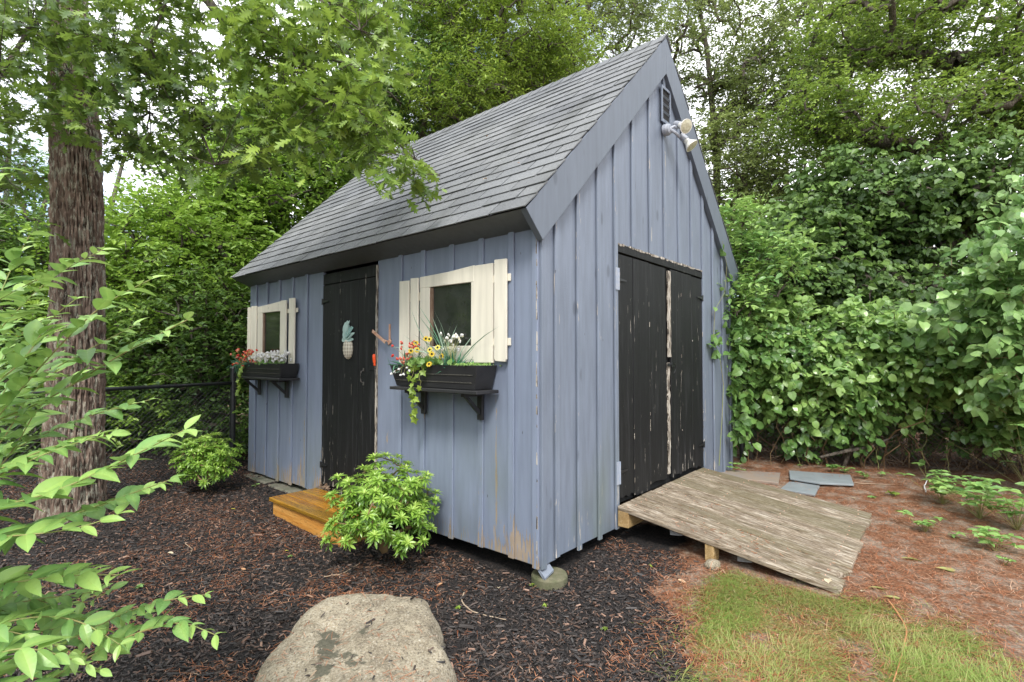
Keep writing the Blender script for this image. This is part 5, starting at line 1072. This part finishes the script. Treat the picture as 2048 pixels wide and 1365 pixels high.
for a in [('broad leaved weed at the foot of the gable wall right of the ramp', 1468, 948, 22, .055, L_hon, .10), ('spreading weed patch above the long blue grey slab', 1665, 945, 45, .055, L_hon, .07), ('weed clump just left of the heart leaved shoot', 1690, 947, 30, .05, L_hon, .06),
          ('weed rosette right of the heart leaved shoot', 1732, 958, 24, .055, L_hon, .06), ('low weed near the pale stick', 1765, 955, 14, .045, L_hon, .04), ('small weed on the bare needles right of the ramp corner', 1745, 997, 10, .045, L_hon, .03), ('small yellowish weed beyond the ramp corner', 1785, 992, 12, .05, L_yel, .04),
          ('tiny sprout beside the fence post', 1488, 945, 8, .03, L_hon, .03), ('small weed between the two fence posts roots', 1600, 935, 8, .035, L_hon, .03)]: weed(*a)
for a in [('leafy plant cluster left of the bushy corner at the right', 1885, 1010, 130, .075, L_hon, .26), ('dense low leafy plant by the right edge', 1960, 1040, 150, .075, L_hon, .28), ('leafy plant cut by the right picture edge', 2035, 1060, 150, .08, L_hon, .34), ('taller leafy plant reaching in from the right edge below the hedge', 2062, 985, 160, .09, L_hon, .62), ('low leafy sprig in front of the right plants', 1850, 1065, 50, .06, L_hon, .12),
          ('trailing leafy sprig at the lower right plants', 1990, 1100, 60, .07, L_hon, .14), ('small sprout on the soil below the right plants', 1905, 1075, 10, .045, L_hon, .05), ('small clover like patch near the right edge', 2010, 1130, 22, .035, L_hon, .05)]: weed(*a, group='leafy plants by the right edge', sprd=.62)
for a in [('tiny sprout in the mulch near the left end of the shed', 510, 975, 8, .035, L_hon, .03), ('tiny sprout in the mulch right of the boulder', 917, 1222, 6, .02, L_yel, .02), ('single seedling in the mulch before the ramp', 1088, 1217, 5, .018, L_yel, .02), ('seedling in the lower mulch near the grass', 1210, 1262, 5, .02, L_yel, .015),
          ('pale sprout in the mulch left of the boulder', 278, 1182, 6, .03, L_hon, .03), ('tiny seedling beside the round footing', 1064, 1172, 5, .015, L_yel, .015), ('small sprout in front of the large rosette shrub', 583, 1115, 6, .02, L_hon, .02)]: weed(*a, group='seedlings in the mulch')
def drop(label, px, py, S, t, tpl=T_ell, surfz=None, rampy=False, n=None):
    if surfz is None: p = gp(px, py); p[2] = float(surf(p[0], p[1]))+.012
    else: p = np.array(surfz, float)
    mb = MB(); mb.scat(tpl, p[None], rdir(1, 0, .1), unit(np.array([n if n is not None else (R.gauss(0, .15), R.gauss(0, .15), 1.)], float)), S, t, 0, np.array([.3])); o = mb.build('fallen_leaf', m_lit); o.modifiers.new('s', 'SOLIDIFY').thickness = .0012; tag(o, label, 'leaf', 'fallen leaves')
for a in [('yellow leaf on the mulch between the oak and the step', 462, 1022, .05, .8), ('dull yellow leaf on the mulch below the yellow one', 468, 1090, .045, .78), ('pale brown leaf left of the wooden step', 335, 1108, .05, .6), ('red brown leaf near the middle of the mulch', 428, 1120, .05, .3), ('rusty leaf lying just before the wooden step', 482, 1140, .05, .35),
          ('yellow leaf close to the step riser', 570, 1105, .03, .78), ('orange brown leaf above the boulder', 885, 1172, .05, .35), ('cream leaf in front of the round footing', 997, 1180, .05, .6), ('green leaf on the mulch before the ramp', 1298, 1132, .035, .95), ('tan leaf on the mulch left of the grass', 1355, 1165, .07, .5),
          ('large brown leaf left of the grass edge', 1245, 1297, .06, .4), ('cream leaf on soil past the ramp foot', 1703, 998, .05, .62), ('pale leaf on soil beside the ramp tip', 1722, 1188, .05, .6), ('pale leaf in the grass at the right', 1888, 1280, .05, .62), ('tan leaf at the bottom right of the boulder', 985, 1372, .06, .45)]: drop(*a)
def onramp(px, py, dz=.006):
    v = ray(px, py); n_ = np.cross(A1-A0, B0-A0); t = ((A0-CAM)@n_)/(v@n_); return CAM+v*t+np.array([0, 0, dz])
def onroof(px, py):
    n_ = np.array([-RV_Z, 0, RV_X]); v = ray(px, py); t = ((np.array([EX, 0, EZ])-CAM)@n_)/(v@n_); return CAM+v*t+n_*.020
drop('pale leaf near the lower corner of the ramp', 0, 0, .06, .6, T_ivy, onramp(1655, 1160)); drop('small yellow leaf near the top of the ramp', 0, 0, .035, .8, T_ell, onramp(1424, 964)); drop('pink brown leaf in the middle of the ramp', 0, 0, .05, .45, T_ell, onramp(1585, 1022)); drop('tan leaf low on the ramp', 0, 0, .05, .5, T_ell, onramp(1560, 1103)); drop('tan leaf at mid height of the ramp', 0, 0, .045, .5, T_ell, onramp(1495, 1058))
nr = (-RV_Z, 0, RV_X)
drop('red brown oak leaf on the roof shingles', 0, 0, .11, .15, T_oak, onroof(1037, 330), n=nr); drop('small orange leaf on the roof below the oak branch', 0, 0, .05, .4, T_ell, onroof(975, 275), n=nr); drop('small tan leaf low on the roof', 0, 0, .05, .5, T_ell, onroof(976, 363), n=nr)
mb = MB(); P = []; 
for k in range(520):
    p = onramp(R.gauss(1550, 110), R.gauss(1040, 50), .006)
    if not (.95 < p[0] < 2.6 and -1.4 < p[1] < -.1): continue
    a = R.random()*6.3; l = R.uniform(.01, .04); mb.tube([p, p+np.array([cos(a)*l, sin(a)*l, sin(a)*l*.17+.002])], .0014, 3, R.random(), 0, False)
tag(mb.build('needle_litter', m_needle), None, None, kind='stuff')
def stick(name, label, pxs, r, mat=m_root, cat='stick', z=.012):
    P = [gp(a, b) for a, b in pxs]; P = np.array([(p[0], p[1], float(surf(p[0], p[1]))+z) for p in P]); t = np.linspace(0, 1, len(P)); f = np.linspace(0, 1, 30); Q = np.stack([np.interp(f, t, P[:, k]) for k in range(3)], -1)
    for _ in range(4): Q[1:-1] = (Q[:-2]+2*Q[1:-1]+Q[2:])/4
    Q[:, 2] = surf(Q[:, 0], Q[:, 1])+z*.8; mb = MB(); mb.tube(Q, np.linspace(r, r*.5, 30), 6); tag(mb.build(name, mat, smooth=True), label, cat)
stick('stick', 'curved pale stick on the mulch right of the boulder', [(928, 1190), (922, 1205), (940, 1225), (975, 1237), (1012, 1242)], .005)
stick('stick', 'thin brown stick in the mulch in front of the large shrub', [(648, 1158), (680, 1155), (705, 1140), (722, 1130)], .004)
stick('stick', 'pale straight stick on the needles right of the long slab', [(1708, 968), (1745, 970), (1790, 972)], .005)
stick('stick', 'thin bent twig before the big oak trunk', [(370, 1090), (385, 1100), (380, 1112)], .003)
stick('root', 'long orange brown runner root crossing the grass', [(1775, 1203), (1800, 1240), (1815, 1265), (1808, 1300), (1798, 1340), (1785, 1380)], .0055, simple('orange_root', (.50, .24, .10), (.38, .16, .07), 15, .8, .3), 'root', .02)
stick('edging', 'curved white plastic edging strip among the plants at right', [(1852, 990), (1848, 978), (1856, 965)], .007, simple('white_plastic', (.75, .75, .75), None, 5, .4, .05), 'edging', .03)
# long fallen green leaves by ramp tip
for lab, px, py, s_ in (('long green fallen leaf right of the ramp', 1800, 1120, .16), ('long yellowish leaf lying right of the first one', 1870, 1138, .15), ('crumpled green leaf by the ramp tip', 1735, 1180, .14), ('narrow green leaf below the ramp tip', 1765, 1195, .13)):
    p = gp(px, py); p[2] = float(surf(p[0], p[1]))+.012; mb = MB(); mb.scat(T_nar, p[None], np.array([RV*1+DV*R.uniform(-.5, .1)]), rdir(1, 5), s_, .6, 0, np.array([.05])); tag(mb.build('strap_leaf', L_grass), lab, 'leaf', 'long leaves fallen by the ramp')
